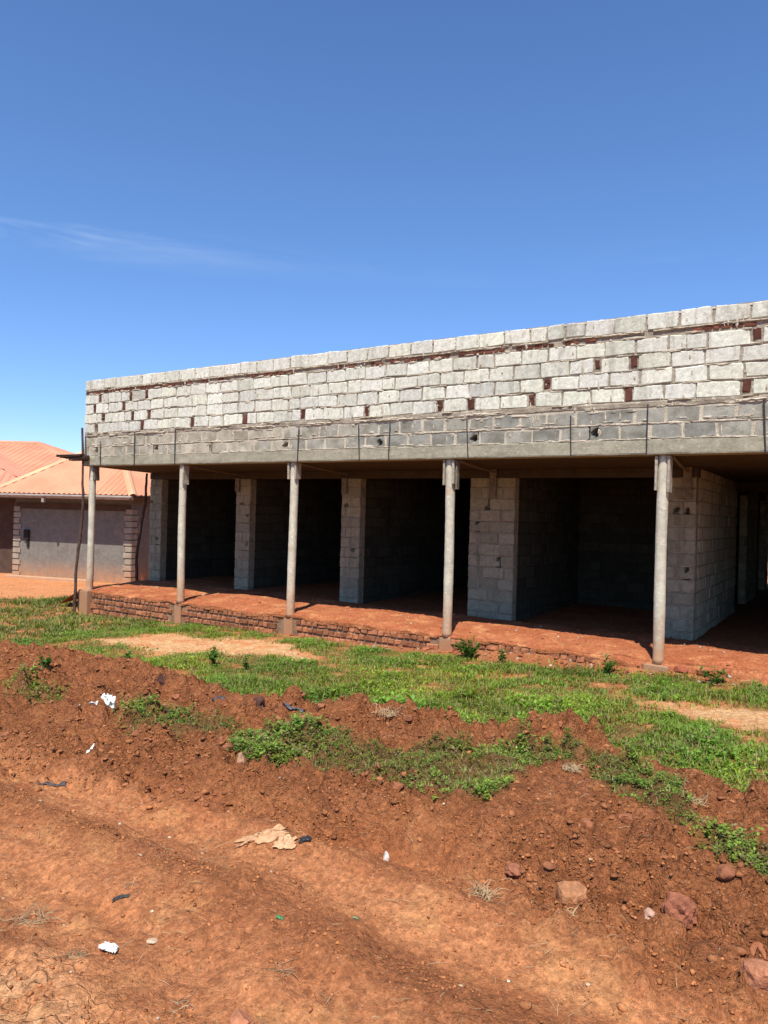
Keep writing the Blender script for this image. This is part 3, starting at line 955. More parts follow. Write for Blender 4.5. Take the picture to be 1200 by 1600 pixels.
for z_, sd_ in ((3.499, 1000), (3.704, 1010), (3.907, 1020)):
    ribbon(z_, .010, .004, sd_, mat=2, gate=(2.6, .12))
# mortar blobs in the upright joints of the limed courses
for _ in range(170):
    x = rnd(XL + .2, XR); z = random.choice((3.40, 3.60, 3.81, 4.01, 3.11, 4.31)) + rnd(-.08, .08)
    s = rnd(.006, .016)
    P, F = grid_box((x - s, FY_ - rnd(-.004, .008), z - s * rnd(.6, 2)), (x + s, FY_ + .03, z + s * rnd(.6, 2)), s * .5)
    pw.add(P, F, (.4, .35, .28), 2)
# smears of mortar over the joints
for _ in range(900):
    x = rnd(XL + .2, XR); zj = random.choice((3.006, 3.235, 3.27, 3.22, 3.05, 3.18, 3.006, 2.81, 2.82, 3.499, 3.704, 3.907, 4.11, 4.12, 4.20)) + rnd(-.012, .012)
    lx, lz = rnd(.02, .11), rnd(.006, .022)
    if rnd(0, 1) < .25: lx, lz = lz, rnd(.03, .07); zj += rnd(.04, .14)
    if rnd(0, 1) < .12: lx *= 1.5; lz *= 1.9
    m_ = 14; V = [(x, FY_ - rnd(.006, .014), zj)]
    for ring, fr in ((0, .6), (1, 1.0)):
        for k in range(m_):
            a = 2 * math.pi * k / m_; r_ = fr * rnd(.7, 1.15)
            V.append((x + math.cos(a) * lx * r_, FY_ - (rnd(.004, .010) if ring == 0 else -.004), zj + math.sin(a) * lz * r_))
    F = [(0, 1 + k, 1 + (k + 1) % m_) for k in range(m_)] + [(1 + k, 1 + m_ + k, 1 + m_ + (k + 1) % m_, 1 + (k + 1) % m_) for k in range(m_)]
    pw.add(V, F, (.4, .35, .28), 2)
# thin crust of mortar along the top
n = 620; xs = np.linspace(XL, XR, n); V = []
for xx in xs:
    x_ = np.array([xx]); h = 4.418 + .014 * fbm(x_ * 7, x_ * 0, 4, 1100)[0] + .010 * fbm(x_ * 1.2, x_ * 0, 2, 1110)[0]
    for y, dz in ((FY_ + .006, -.03), (FY_ + .016, 0), (-.02, .006), (.06, 0), (.075, -.03)): V.append((xx, y, h + dz))
pw.add(V, [(i * 5 + k, (i + 1) * 5 + k, (i + 1) * 5 + k + 1, i * 5 + k + 1) for i in range(n - 1) for k in range(4)], (.4, .35, .28), 2)
part(pw, 'block_wall', [M_['block'], M_['mortar'], M_['mortar_pale'], M_['brick'], M_['raw_block']])

# --- beam under it --------------------------------------------------------
bm_ = MB()
n = 460; xs = np.linspace(XL - .01, XR + .01, n)
prof = [(.10, 2.60), (-.095, 2.60), (-.122, 2.606), (-.128, 2.625), (-.128, 2.68), (-.127, 2.74), (-.127, 2.785), (-.118, 2.803), (.10, 2.803)]
V = []
for xx in xs:
    x_ = np.array([xx])
    for k, (y, z) in enumerate(prof):
        dn = .0
        if 2 <= k <= 7:
            dn = .006 * fbm(x_ * 3, np.array([z * 20.]), 3, 1200)[0]
            z += .006 * fbm(x_ * 2, x_ * 0, 3, 1210)[0] if k < 4 else .004 * fbm(x_ * 5, x_ * 0, 3, 1220)[0]
        V.append((xx, y - dn, z))
m = len(prof)
F = [(i * m + k, i * m + (k + 1) % m, (i + 1) * m + (k + 1) % m, (i + 1) * m + k) for i in range(n - 1) for k in range(m)]
F += [tuple(range(m - 1, -1, -1)), tuple((n - 1) * m + k for k in range(m))]
bm_.add(V, F)
part(bm_, 'concrete_beam', M_['beam'])

# --- straps hanging over the beam ------------------------------------------
for (x, z) in [(-11.21, 3.11), (-10.13, 3.26), (-8.95, 3.29), (-5.9, 3.2), (-4.67, 3.17), (-4.07, 3.17), (-2.74, 3.19), (-1.18, 3.15), (-0.17, 3.25), (1.16, 3.23), (2.4, 3.2), (3.9, 3.2)]:
    s = MB(); k = rnd(-.03, .03)
    tube(s, [(x, FY_ - .035, z), (x + k * .5, FY_ - .030, z * .5 + 1.3), (x + k, FY_ - .018, 2.59)], [.009] * 3, 6)
    part(s, 'steel_rod', M_['strap'])

# --- columns ----------------------------------------------------------------
COLS = [(-11.65, .018, 0), (-8.85, -.012, 1), (-6.10, .006, 1), (-3.05, -.010, 2), (0.0, .012, 2), (3.05, 0, 2)]
for ci, (x, lean, form) in enumerate(COLS):
    c = MB()
    n = 40; pts = []; rad = []
    for i in range(n):
        z = -.08 + (2.615 + .08) * i / (n - 1)
        pts.append((x + lean * (z / 2.6) + .005 * math.sin(z * 2 + ci * 2), .003 * math.cos(z * 1.3 + ci), z))
        rad.append(.071 + .0012 * math.sin(z * 5.1 + ci) + (.0015 if i % 6 == 0 else 0) + (.01 if i == 0 else 0))
    tube(c, pts, rad, 22, (.5, .46, .4), 0, .022)
    co = part(c, 'column', M_['column'], smooth=True)
    tx = x + lean
    if form:
        for sgn in ((1,) if form == 1 and ci != 2 else (-1, 1)):
            b = MB()
            hh = {0: .28, 1: .36, 2: .30, 3: .38, 4: .48, 5: .4}[ci] * rnd(.9, 1.05)
            if sgn < 0: hh *= .95
            b.box((tx + sgn * .078 - .016, -.085, 2.585 - hh), (tx + sgn * .078 + .016, .06, 2.585), bev=.004, jit=.004)
            o = part(b, 'formwork_board', M_['plank_pale'])
            if ci == 3 and sgn > 0:
                b2 = MB(); b2.box((tx + .115, -.06, 2.15), (tx + .135, .02, 2.56), bev=.003, jit=.004)
                part(b2, 'formwork_board', M_['plank'])
    else:
        b = MB(); b.box((tx + .07, -.05, 2.30), (tx + .115, .07, 2.59), bev=.006, jit=.012)
        part(b, 'formwork_board', M_['plank'])
    # pedestal
    gz0 = float(height(np.array([x]), np.array([-.25]))[0])
    p = MB()
    wd = (.15, .10, .10, .11, .16, .16)[ci]
    p.box((x - wd, -.17 if ci == 0 else (-.13 if ci == 4 else -.072), min(gz0, -.2) - .35), (x + wd * (1 if ci else 1.0), .16, -.035 if ci == 0 else -.075), bev=.025, jit=.014)
    part(p, 'pedestal', M_['pedestal'])

# --- brick plinth -----------------------------------------------------------
bp = MB()
bp.box((-11.48, -.045, -.95), (5.9, .10, -.075), (.4, .3, .2), 1)
zr = -.075 - .105
k = 0
while zr > -.80:
    u = -11.49 + (k % 2) * .07
    while u < (2.2 if k < 1 else -.4 if k < 2 else -1.5):
        wd = rnd(.105, .135)
        if rnd(0, 1) < .12: wd = rnd(.19, .23)
        if not any(abs(u + wd / 2 - cx[0]) < .2 for cx in COLS):
            g = rnd(.6, 1.25) * (1 if u < -6.5 else 1.1)
            bp.box((u, -.062 - rnd(0, .016), zr + rnd(0, .008)), (u + wd - .018, -.03, zr + .083 + rnd(-.01, .006)),
                   (.44 * g, .175 * g, .085 * g), 0, bev=.010, jit=.006)
        u += wd
    zr -= .112; k += 1
part(bp, 'brick_plinth', [M_['brick'], M_['mortar_earth']])
# stones showing in the heaped edge on the right

# --- slab, inner beam, rooms -------------------------------------------------
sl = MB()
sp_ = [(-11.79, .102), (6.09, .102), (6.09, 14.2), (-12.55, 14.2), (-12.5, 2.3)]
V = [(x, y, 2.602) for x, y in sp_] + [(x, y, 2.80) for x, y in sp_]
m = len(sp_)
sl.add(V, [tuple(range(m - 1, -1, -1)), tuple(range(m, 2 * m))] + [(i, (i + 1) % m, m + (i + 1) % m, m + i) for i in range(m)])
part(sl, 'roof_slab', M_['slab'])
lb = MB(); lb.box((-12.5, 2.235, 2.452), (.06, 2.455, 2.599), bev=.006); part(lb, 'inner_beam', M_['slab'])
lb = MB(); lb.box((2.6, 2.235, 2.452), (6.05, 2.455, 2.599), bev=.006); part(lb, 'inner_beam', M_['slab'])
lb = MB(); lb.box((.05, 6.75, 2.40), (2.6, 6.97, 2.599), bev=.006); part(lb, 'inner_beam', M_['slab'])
IR = [(-.16 + .2045 * i, -.16 + .2045 * i + .19) for i in range(13)]
IR = [(a, min(b, 2.447)) for a, b in IR if a < 2.40]
IRF = IR[:-1] + [(IR[-1][0], 2.447), (2.463, 2.60)]
PH = [(-12.45, 1.9), (-12.23, 1.67), (-12.22, 1.01), (-9.47, 1.89), (-9.27, 1.66), (-9.28, 1.0), (-6.59, 1.91), (-6.38, 1.67), (-6.39, 1.02), (-3.48, 1.91), (-3.66, 1.66), (-3.23, 1.0), (-0.26, 1.93), (-0.09, 1.92), (-0.08, 1.02)]
PIERS = [(-12.50, -12.08), (-9.62, -9.20), (-6.70, -6.24), (-3.82, -2.95), (-.38, .04), (2.6, 3.1), (5.6, 6.05)]
mats_w = [M_['block'], M_['mortar']]
for a, b in PIERS:
    w_ = MB()
    block_wall(w_, (0 + a, 2.25, 0), (1, 0, 0), (0, -1, 0), b - a, IR, .19, (.27, .36), bl=.235 if b - a < .6 else .40,
               holes=[(h[0] - a, h[1], .034) for h in PH if a < h[0] < b], detail=1)
    part(w_, 'block_pier', mats_w)
def inner_wall(O, U, N, ln, openings=(), tones=(.045, .075)):  # same blocks as the piers, room shade painted into the darker tones
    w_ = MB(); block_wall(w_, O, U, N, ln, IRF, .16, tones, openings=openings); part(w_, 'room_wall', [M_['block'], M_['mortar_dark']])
IR2 = IR
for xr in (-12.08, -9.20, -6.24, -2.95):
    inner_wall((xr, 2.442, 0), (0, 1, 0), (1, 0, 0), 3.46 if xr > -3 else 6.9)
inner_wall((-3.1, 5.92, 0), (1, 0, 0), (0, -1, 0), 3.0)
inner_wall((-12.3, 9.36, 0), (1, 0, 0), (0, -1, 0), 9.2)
# left faces of the partitions, seen from inside the next room
for xr in (-9.37, -6.41, -3.12, -.13):
    inner_wall((xr, 2.442, 0), (0, 1, 0), (-1, 0, 0), 3.46) if False else None
# passage wall with its two doorways
for y0, y1 in ((2.442, 6.99), (8.75, 10.99), (13.05, 14.0)):
    pwall = MB()
    block_wall(pwall, (.04, y0, 0), (0, 1, 0), (1, 0, 0), y1 - y0, IRF, .16, (.38, .50), bl=.27)
    part(pwall, 'passage_wall', mats_w)
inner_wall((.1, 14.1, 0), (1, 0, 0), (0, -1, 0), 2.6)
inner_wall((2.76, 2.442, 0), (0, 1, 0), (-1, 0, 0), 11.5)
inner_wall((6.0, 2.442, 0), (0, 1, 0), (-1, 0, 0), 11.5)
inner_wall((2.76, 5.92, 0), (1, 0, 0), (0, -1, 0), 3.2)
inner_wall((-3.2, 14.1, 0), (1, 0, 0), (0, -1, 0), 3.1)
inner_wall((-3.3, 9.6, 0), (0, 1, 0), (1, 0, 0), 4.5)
for y0, y1 in ((6.99, 8.75), (10.99, 13.05)):
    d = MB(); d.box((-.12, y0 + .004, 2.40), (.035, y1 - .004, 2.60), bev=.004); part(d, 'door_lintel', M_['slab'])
# formwork pieces nailed high on the piers, and battens running out to the columns
for x, y, z0, z1 in ((-9.62, 2.20, 2.16, 2.46), (-6.68, 2.20, 2.14, 2.46), (-3.42, 2.20, 2.09, 2.60), (-.16, 2.20, 2.1, 2.6)):
    b = MB(); b.box((x, y, z0), (x + .13, y + .028, z1 + .0), bev=.004, jit=.004)
    part(b, 'formwork_board', M_['plank'])
for x0, x1 in ((-8.75, -9.45), (-2.93, -3.3), (.12, -.1), (-6.0, -6.55)):
    b = MB(); tube(b, [(x0, .05, 2.575), ((x0 + x1) / 2, 1.1, 2.545), (x1, 2.2, 2.54)], [.018, .02, .016], 6)
    part(b, 'timber_batten', M_['plank'])
for x in (-5.9, -4.9, -1.9, -.95, -8.1):
    s = MB(); tube(s, [(x, 2.222, 2.60), (x + .01, 2.218, 2.49)], [.006, .006], 6); part(s, 'steel_rod', M_['strap'])
s = MB(); tube(s, [(.06, 2.12, 2.60), (.065, 2.10, 2.3), (.06, 2.13, 2.02), (.16, 2.1, 2.10)], [.008] * 4, 6); part(s, 'steel_rod', M_['strap'])
# ------------------------------------------------------------------ neighbouring houses
LD = np.array([-.970, -.242, 0.]); BD = np.array([-.242, .970, 0.]); ZV = np.array([0, 0, 1.])
ER = np.array([-15.6, 4.23, 2.1])
def corrugated(mb, A, B, C_, D_, pitch=.19, amp=.034, tone=(.5, .5, .5), mat=0, nseg=14):
    """roof plane: eave A->B, top D->C (D above A). Ribs run up the slope, square to the eave; clipped to the outline."""
    A, B, C_, D_ = [np.array(p, float) for p in (A, B, C_, D_)]
    e = B - A; Lw = np.linalg.norm(e); e /= Lw
    nrm = np.cross(e, D_ - A)
    if np.linalg.norm(nrm) < 1e-6: nrm = np.cross(e, C_ - A)
    nrm /= np.linalg.norm(nrm)
    if nrm[2] < 0: nrm = -nrm
    up = np.cross(nrm, e)
    if up[2] < 0: up = -up
    def uv(p): return np.dot(p - A, e), np.dot(p - A, up)
    uD, vD = uv(D_); uC, vC = uv(C_)
    def top(u):
        v = 1e9
        if uD > 1e-4 and u < uD: v = min(v, vD * u / uD)
        if uC < Lw - 1e-4 and u > uC: v = min(v, vC * (Lw - u) / (Lw - uC))
        if v > 1e8: v = vD + (vC - vD) * ((u - uD) / (uC - uD + 1e-9))
        return v
    st = pitch / 6.0; n = int(Lw / st)
    V = []; 
    for i in range(n + 1):
        u = Lw * i / n; ph = (u / pitch) % 1.0
        hgt = amp * (1 if ph < .16 else (.0 if .30 < ph < .86 else .45))
        t_ = max(0.0, top(u))
        for k in range(3):
            V.append(A + e * u + up * (t_ * k / 2) + nrm * hgt)
    F = [(i * 3 + k, (i + 1) * 3 + k, (i + 1) * 3 + k + 1, i * 3 + k + 1) for i in range(n) for k in range(2)]
    mb.add([tuple(p) for p in V], F, tone, mat)

def cap(mb, a, b, wd=.13):
    a = np.array(a, float); b = np.array(b, float); d = (b - a) / np.linalg.norm(b - a)
    s = np.cross(d, ZV); s /= np.linalg.norm(s); u = np.cross(s, d)
    V = []
    for p in (a, b):
        V += [p - s * wd - u * .035, p - s * wd * .5 + u * .03, p + u * .055, p + s * wd * .5 + u * .03, p + s * wd - u * .035]
    F = [(k, k + 1, k + 6, k + 5) for k in range(4)]
    mb.add([tuple(p) for p in V], F)

def obox(mb, P0, ax, ay, lx, ly, z0, z1, mat=0, tone=(.5, .5, .5), bev=0):
    """box from corner P0 along ax (lx) and ay (ly)"""
    M = Matrix(((ax[0], ay[0], 0, P0[0]), (ax[1], ay[1], 0, P0[1]), (0, 0, 1, 0), (0, 0, 0, 1)))
    mb.box((0, 0, z0), (lx, ly, z1), tone, mat, bev, 0, M)

def hpart(mb, name, mats, root, parent=None, smooth=False):
    o = mb.build(name, mats, parent or root, smooth)
    if parent is None:
        o.matrix_parent_inverse = Matrix.Translation(root.location).inverted()
    return o

W = 5.5; RZ = 2.0
EL = ER + LD * W; BR = ER + BD * W; BL = EL + BD * W
AP = ER + LD * W / 2 + BD * W / 2 + ZV * RZ
house = thing('small_house', 'low grey house with quoined corners under an orange iron hip roof, nearest the block building', 'house', (float(ER[0]), float(ER[1]) + 1, -.62))
rf = MB()
for a, b in ((ER, EL), (BR, ER), (EL, BL), (BL, BR)):
    corrugated(rf, a, b, AP, AP)
# thickness: underside
rf.add([tuple(p - ZV * .03) for p in (ER, EL, BL, BR, AP)], [(1, 0, 4), (0, 3, 4), (3, 2, 4), (2, 1, 4)])
roof = hpart(rf, 'roof', M_['roof'], house)
for p in (ER, EL, BR, BL):
    c = MB(); cap(c, p + ZV * .0, AP); hpart(c, 'ridge_cap', M_['roof_cap'], house, roof)
WR = np.array([-16.36, 4.82, 0])
WW = 4.50
wl = MB()
obox(wl, WR + BD * .0, LD, BD, WW, 3.6, -.62, 2.02)
wall = hpart(wl, 'wall', M_['render'], house)
# soffit and fascia
sf = MB(); obox(sf, ER + LD * .06 + BD * .06 - ZV * 0, LD, BD, W - .12, W - .12, 2.02, 2.055)
hpart(sf, 'soffit', M_['fascia'], house)
fa = MB(); obox(fa, ER + LD * .02 + BD * .02, LD, BD, W - .04, .03, 1.93, 2.075); hpart(fa, 'fascia', M_['fascia'], house)
g = MB()
p0 = ER + LD * .0 - BD * .07 - ZV * .06; p1 = EL - BD * .07 - ZV * .06
tube(g, [tuple(p0), tuple((p0 + p1) / 2), tuple(p1)], [.038] * 3, 10)
gut = hpart(g, 'gutter', M_['gutter'], house)
g = MB(); q0 = ER + LD * 3.2 - BD * .06; obox(g, q0, LD, BD, .09, .09, 1.83, 2.02, bev=.01); hpart(g, 'outlet', M_['gutter'], house, gut)
# lower ring beam across the top of the wall
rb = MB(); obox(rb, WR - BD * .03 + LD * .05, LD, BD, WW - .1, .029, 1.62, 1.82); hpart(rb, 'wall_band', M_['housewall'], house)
# quoins: staggered blocks at the two corners
for side in (0, 1):
    qn = MB(); z = -.56; k = 0
    while z < 1.55:
        ln = .30 if k % 2 == 0 else .24
        s0 = -.03 if side == 0 else WW - ln + .03
        obox(qn, WR + LD * s0 - BD * .035, LD, BD, ln, .034, z, z + .155, tone=(.4, .33, .25), bev=.008)
        if side == 0: obox(qn, WR - LD * .034 - BD * .035 + BD * 0, LD, BD, .033, ln, z, z + .155, tone=(.4, .33, .25), bev=.008)
        z += .19; k += 1
    hpart(qn, 'quoin_corner', M_['quoin'], house)
pl_ = MB(); obox(pl_, WR - LD * .05 - BD * .22 + LD * 1.4, LD, BD, WW - 1.2, .215, -.75, -.52, bev=.02); hpart(pl_, 'plinth', M_['plinth_c'], house)
# meter box and its cable on the left of the wall
mb_ = MB(); obox(mb_, WR + LD * (WW - .62) - BD * .07, LD, BD, .20, .068, .62, .95, bev=.01); hpart(mb_, 'meter_box', M_['dark'], house)
mb_ = MB(); obox(mb_, WR + LD * (WW - .62) - BD * .04, LD, BD, .09, .038, .38, .62); hpart(mb_, 'cable_duct', M_['dark'], house)
# set back bay with a barred window
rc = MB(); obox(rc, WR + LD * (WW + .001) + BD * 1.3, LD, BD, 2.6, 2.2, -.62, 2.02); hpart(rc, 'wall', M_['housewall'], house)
wn = MB(); obox(wn, WR + LD * (WW + .12) + BD * 1.24, LD, BD, .85, .059, .95, 1.58); wo = hpart(wn, 'window', M_['dark'], house)
for k in range(4):
    s = MB(); obox(s, WR + LD * (WW + .12 + .02) + BD * 1.21, LD, BD, .81, .028, 1.0 + k * .17, 1.03 + k * .17); hpart(s, 'window_bar', M_['iron_bar'], house, wo)

# rear house: higher red hip roof
house2 = thing('rear_house', 'farther house at the left edge, only its taller red iron hip roof showing', 'house', (-19, 12, -.65))
H2R = np.array([.844, .536, 0]); H2F = np.array([-.536, .844, 0])
def P3(X, d, z): return np.array([2.079, -9.912, 1.75]) + H2R * X + H2F * d + ZV * z
rB, rA = P3(-14.2, 30, 2.53), P3(-27, 30, 2.53)
c1, c2, c3, c4 = P3(-8.2, 24, .35), P3(-33, 24, .35), P3(-33, 36, .35), P3(-8.2, 36, .35)
rf = MB()
corrugated(rf, c1, c2, rA, rB, pitch=.25); corrugated(rf, c4, c1, rB, rB, pitch=.25)
corrugated(rf, c2, c3, rA, rA, pitch=.25); corrugated(rf, c3, c4, rB, rA, pitch=.25)
r2 = hpart(rf, 'roof', M_['roof'], house2)
for a, b in ((rA, rB), (c1, rB), (c2, rA), (c3, rA), (c4, rB)):
    c = MB(); cap(c, a, b, .14); hpart(c, 'ridge_cap', M_['roof'], house2, r2)
wg = MB()
w0, w1 = P3(-11.0, 23.9, .35), P3(-11.0, 29.5, .35)
k0, k1 = P3(-16.6, 26.4, 2.70), P3(-16.6, 29.5, 2.70)
l0, l1 = P3(-22.2, 23.9, .35), P3(-22.2, 29.5, .35)
corrugated(wg, w1, w0, k0, k1, pitch=.25)
corrugated(wg, w0, l0, k0, k0, pitch=.25)
corrugated(wg, l0, l1, k1, k0, pitch=.25)
hpart(wg, 'wing_roof', M_['roof2'], house2)
wl = MB()
obox(wl, P3(-9.2, 25, 0), -H2R, H2F, 22, 10, -.65, 2.06)
hpart(wl, 'wall', M_['housewall'], house2)

# ------------------------------------------------------------------ scaffold poles
sp = thing('scaffold_pole', 'crooked bark covered scaffold pole with a short plank platform, standing at the left corner column', 'scaffold pole', (-11.72, -.30, -.62))
def wpole(pts, r0, r1, name, root, seg=9):
    m = MB()
    pts = [Vector(p) for p in pts]; out = []; rr = []
    n = 26
    for i in range(n):
        t_ = i / (n - 1) * (len(pts) - 1); k = min(int(t_), len(pts) - 2); f = t_ - k
        p = pts[k].lerp(pts[k + 1], f)
        out.append(p + Vector((rnd(-.008, .008), rnd(-.008, .008), 0))); rr.append((r0 + (r1 - r0) * i / (n - 1)) * rnd(.9, 1.12))
    tube(m, out, rr, seg, wob=.08)
    return hpart(m, name, M_['pole'], root)
wpole([(-11.73, -.30, -.75), (-11.74, -.28, .3), (-11.66, -.24, 1.2), (-11.60, -.24, 1.75), (-11.66, -.24, 2.5), (-11.70, -.24, 3.40)], .034, .021, 'pole', sp)
for (x0, x1, z, y0, y1, dz) in ((-12.46, -11.64, 2.80, -.33, -.20, .01), (-12.40, -11.58, 2.77, -.28, -.14, .03), (-12.06, -11.56, 2.715, -.30, -.18, .0)):
    m = MB(); m.box((x0, y0, z), (x1, y1, z + .045), bev=.008, jit=.014); hpart(m, 'platform_plank', M_['pole'], sp)
lp = thing('leaning_pole', 'dark leaning tree pole in the shade beside the first block pier', 'pole', (-12.45, 1.75, -.1))
wpole([(-12.47, 1.9, -.15), (-12.50, 1.9, .6), (-12.44, 1.95, 1.3), (-12.36, 2.0, 1.9), (-12.40, 2.05, 2.58)], .040, .028, 'trunk', lp)

# ------------------------------------------------------------------ vegetation: ground cover
def rand_mask(n, x0, x1, y0, y1, fn):
    x = RNG.uniform(x0, x1, n); y = RNG.uniform(y0, y1, n)
    p = fn(x, y); k = RNG.uniform(0, 1, n) < p
    return x[k], y[k]

def blades_mesh(name, x, y, h, wd, lean, col, mat, mode='blade'):
    n = len(x); z = height(x, y) - .004
    a = RNG.uniform(0, 6.283, n); dx, dy = np.cos(a), np.sin(a)
    sx_, sy_ = -dy, dx
    b = RNG.uniform(.3, 1, n) * lean
    def pt(t, side, wfac):
        f = b * t * t
        return np.stack([x + dx * h * f + sx_ * side * wd * wfac, y + dy * h * f + sy_ * side * wd * wfac,
                         z + h * (t - .35 * b * t * t)], 1)
    if mode == 'blade':
        V = np.stack([pt(0, -1, .5), pt(0, 1, .5), pt(.55, -1, .45), pt(.55, 1, .45), pt(1.0, 0, 0)], 1)
        quads = np.array([0, 1, 3, 2]); tri = np.array([2, 3, 4]); m = 5
        col_f = [.55, .55, .95, .95, 1.15]
    n_v = V.shape[1]
    me = bpy.data.meshes.new(name)
    me.vertices.add(n * n_v); me.vertices.foreach_set('co', V.astype(np.float32).ravel())
    base = (np.arange(n) * n_v)[:, None]
    L_ = np.concatenate([base + quads, base + tri], 1).ravel()
    me.loops.add(len(L_)); me.loops.foreach_set('vertex_index', L_.astype(np.int32))
    me.polygons.add(2 * n)
    st = np.stack([np.arange(n) * 7, np.arange(n) * 7 + 4], 1).ravel()
    me.polygons.foreach_set('loop_start', st.astype(np.int32))
    me.polygons.foreach_set('use_smooth', np.ones(2 * n, bool))
    me.update(calc_edges=True)
    at = me.color_attributes.new('tone', 'FLOAT_COLOR', 'POINT')
    C4 = np.ones((n, n_v, 4), np.float32)
    C4[:, :, :3] = col[:, None, :]
    at.data.foreach_set('color', C4.ravel())
    me.materials.append(mat)
    return link(bpy.data.objects.new(name, me))

def leaf_cols(n, x, y, base=(.165, .260, .030), var=.8, dry=.20):
    cl = np.clip(.5 + .9 * fbm(x * .9, y * .9, 3, 801), 0, 1)
    g = (1 - var / 2 + var * RNG.uniform(0, 1, n)) * (.62 + .72 * cl)
    c = np.array(base)[None] * g[:, None]
    yel = RNG.uniform(0, 1, n) * np.clip(.3 + 1.2 * fbm(x * .6 + 9, y * .6, 2, 821), 0, 1)
    c[:, 0] *= 1 + 1.0 * yel; c[:, 1] *= 1 + .25 * yel
    d = RNG.uniform(0, 1, n) < dry
    c[d] = np.array([.32, .24, .11])[None] * RNG.uniform(.6, 1.1, (d.sum(), 1))
    return c

def g_only(x, y):
    a, b, c, d = cover(x, y); return a * (.22 + .78 * np.clip(.55 + 1.9 * fbm(x * 3.2, y * 3.2, 3, 840), 0, 1))
def l_only(x, y): return cover(x, y)[1]
def tall(x, y): return (1 + .9 * np.exp(-(((x + 1.6) / 1.3) ** 2 + ((y + 3.3) / .9) ** 2))) * np.clip(1.0 + 1.7 * fbm(x * 1.3, y * 1.3, 4, 850), .30, 2.3)

x, y = rand_mask(430000, -9.5, 3.6, -5.3, 0.0, g_only)
h = .055 * tall(x, y) * RNG.uniform(.55, 1.35, len(x))
o = blades_mesh('grass', x, y, h, RNG.uniform(.006, .012, len(x)), 1.1, leaf_cols(len(x), x, y), M_['leaf'])
tag(o, kind='stuff', label='short green grass and weeds between the dirt bank and the porch', cat='grass')
x, y = rand_mask(150000, -24, -9.0, -6.5, 1.2, g_only)
h = .085 * tall(x, y) * RNG.uniform(.55, 1.35, len(x))
o = blades_mesh('grass', x, y, h, RNG.uniform(.012, .022, len(x)), 1.1, leaf_cols(len(x), x, y, (.15, .20, .035), dry=.18), M_['leaf'])
tag(o, kind='stuff', label='thinner dusty grass of the yard at the far left', cat='grass')

def leaves_mesh(name, cx, cy, cz, nl, size, col, mat, spread=.5, up=.5):
    """rosettes: every plantlet gets nl pointed leaves, each a folded diamond of two faces"""
    n = len(cx); N_ = n * nl
    X = np.repeat(cx, nl); Y = np.repeat(cy, nl); Z_ = np.repeat(cz, nl)
    s = np.repeat(size, nl) * RNG.uniform(.6, 1.25, N_)
    a = RNG.uniform(0, 6.283, N_); el = RNG.uniform(-.1, 1.1, N_) * up
    lift = RNG.uniform(0, 1, N_) * np.repeat(size, nl) * spread * 2.2
    d = np.stack([np.cos(a) * np.cos(el), np.sin(a) * np.cos(el), np.sin(el)], 1)
    sd = np.stack([-np.sin(a), np.cos(a), RNG.uniform(-.5, .5, N_)], 1)
    off = RNG.uniform(0, .5, N_)[:, None] * d * s[:, None] * spread
    P = np.stack([X, Y, Z_ + lift], 1) + off
    wv = s[:, None] * .30
    v0 = P; v1 = P + d * s[:, None] * .45 + sd * wv; v2 = P + d * s[:, None] + np.array([0, 0, -.12]) * s[:, None]; v3 = P + d * s[:, None] * .45 - sd * wv
    V = np.stack([v0, v1, v2, v3], 1)
    me = bpy.data.meshes.new(name)
    me.vertices.add(N_ * 4); me.vertices.foreach_set('co', V.astype(np.float32).ravel())
    b = (np.arange(N_) * 4)[:, None]
    L_ = np.concatenate([b + np.array([0, 1, 2]), b + np.array([0, 2, 3])], 1).ravel()
    me.loops.add(len(L_)); me.loops.foreach_set('vertex_index', L_.astype(np.int32))
    me.polygons.add(2 * N_); me.polygons.foreach_set('loop_start', (np.arange(2 * N_) * 3).astype(np.int32))
    me.update(calc_edges=True)
    at = me.color_attributes.new('tone', 'FLOAT_COLOR', 'POINT')
    C4 = np.ones((N_, 4, 4), np.float32); C4[:, :, :3] = np.repeat(col, nl, 0)[:, None, :] * RNG.uniform(.75, 1.25, (N_, 1, 1))
    at.data.foreach_set('color', C4.ravel()); me.materials.append(mat)
    return bpy.data.objects.new(name, me)

def weed_p(x, y):
    return cover(x, y)[0] * np.clip(.35 + 1.6 * fbm(x * 1.4, y * 1.4, 3, 860), 0.05, 1)
x, y = rand_mask(34000, -9.5, 3.6, -5.2, -.05, weed_p)
o = link(leaves_mesh('ground_cover', x, y, height(x, y) + .01, 7, .025 * tall(x, y), leaf_cols(len(x), x, y, (.135, .26, .032), dry=.05), M_['leaf'], .7, .8))
tag(o, kind='stuff', label='low broad leaved weeds among the grass in front of the porch', cat='weeds')
x, y = rand_mask(44000, -4.6, 3.0, -7.0, -4.6, lambda x, y: l_only(x, y) * (.35 + .65 * np.clip(.5 + 2 * fbm(x * 3, y * 3, 2, 870), 0, 1)))
o = link(leaves_mesh('creeping_weeds', x, y, height(x, y) + .006, 6, .018 * tall(x, y), leaf_cols(len(x), x, y, (.135, .235, .035), .7, dry=.12), M_['leaf'], .8, .75))
tag(o, kind='stuff', label='creeping leafy weeds in patches on the road side of the dirt bank', cat='weeds')
x, y = rand_mask(34000, -4.6, 3.0, -7.0, -4.6, lambda x, y: l_only(x, y) * .8)
h = .05 * RNG.uniform(.4, 1.5, len(x))
o = blades_mesh('bank_grass', x, y, h, RNG.uniform(.003, .007, len(x)), 1.5, leaf_cols(len(x), x, y, (.16, .20, .05), dry=.4), M_['leaf'])
tag(o, kind='stuff', label='wispy half dry grass mixed with the weeds on the dirt bank', cat='grass')

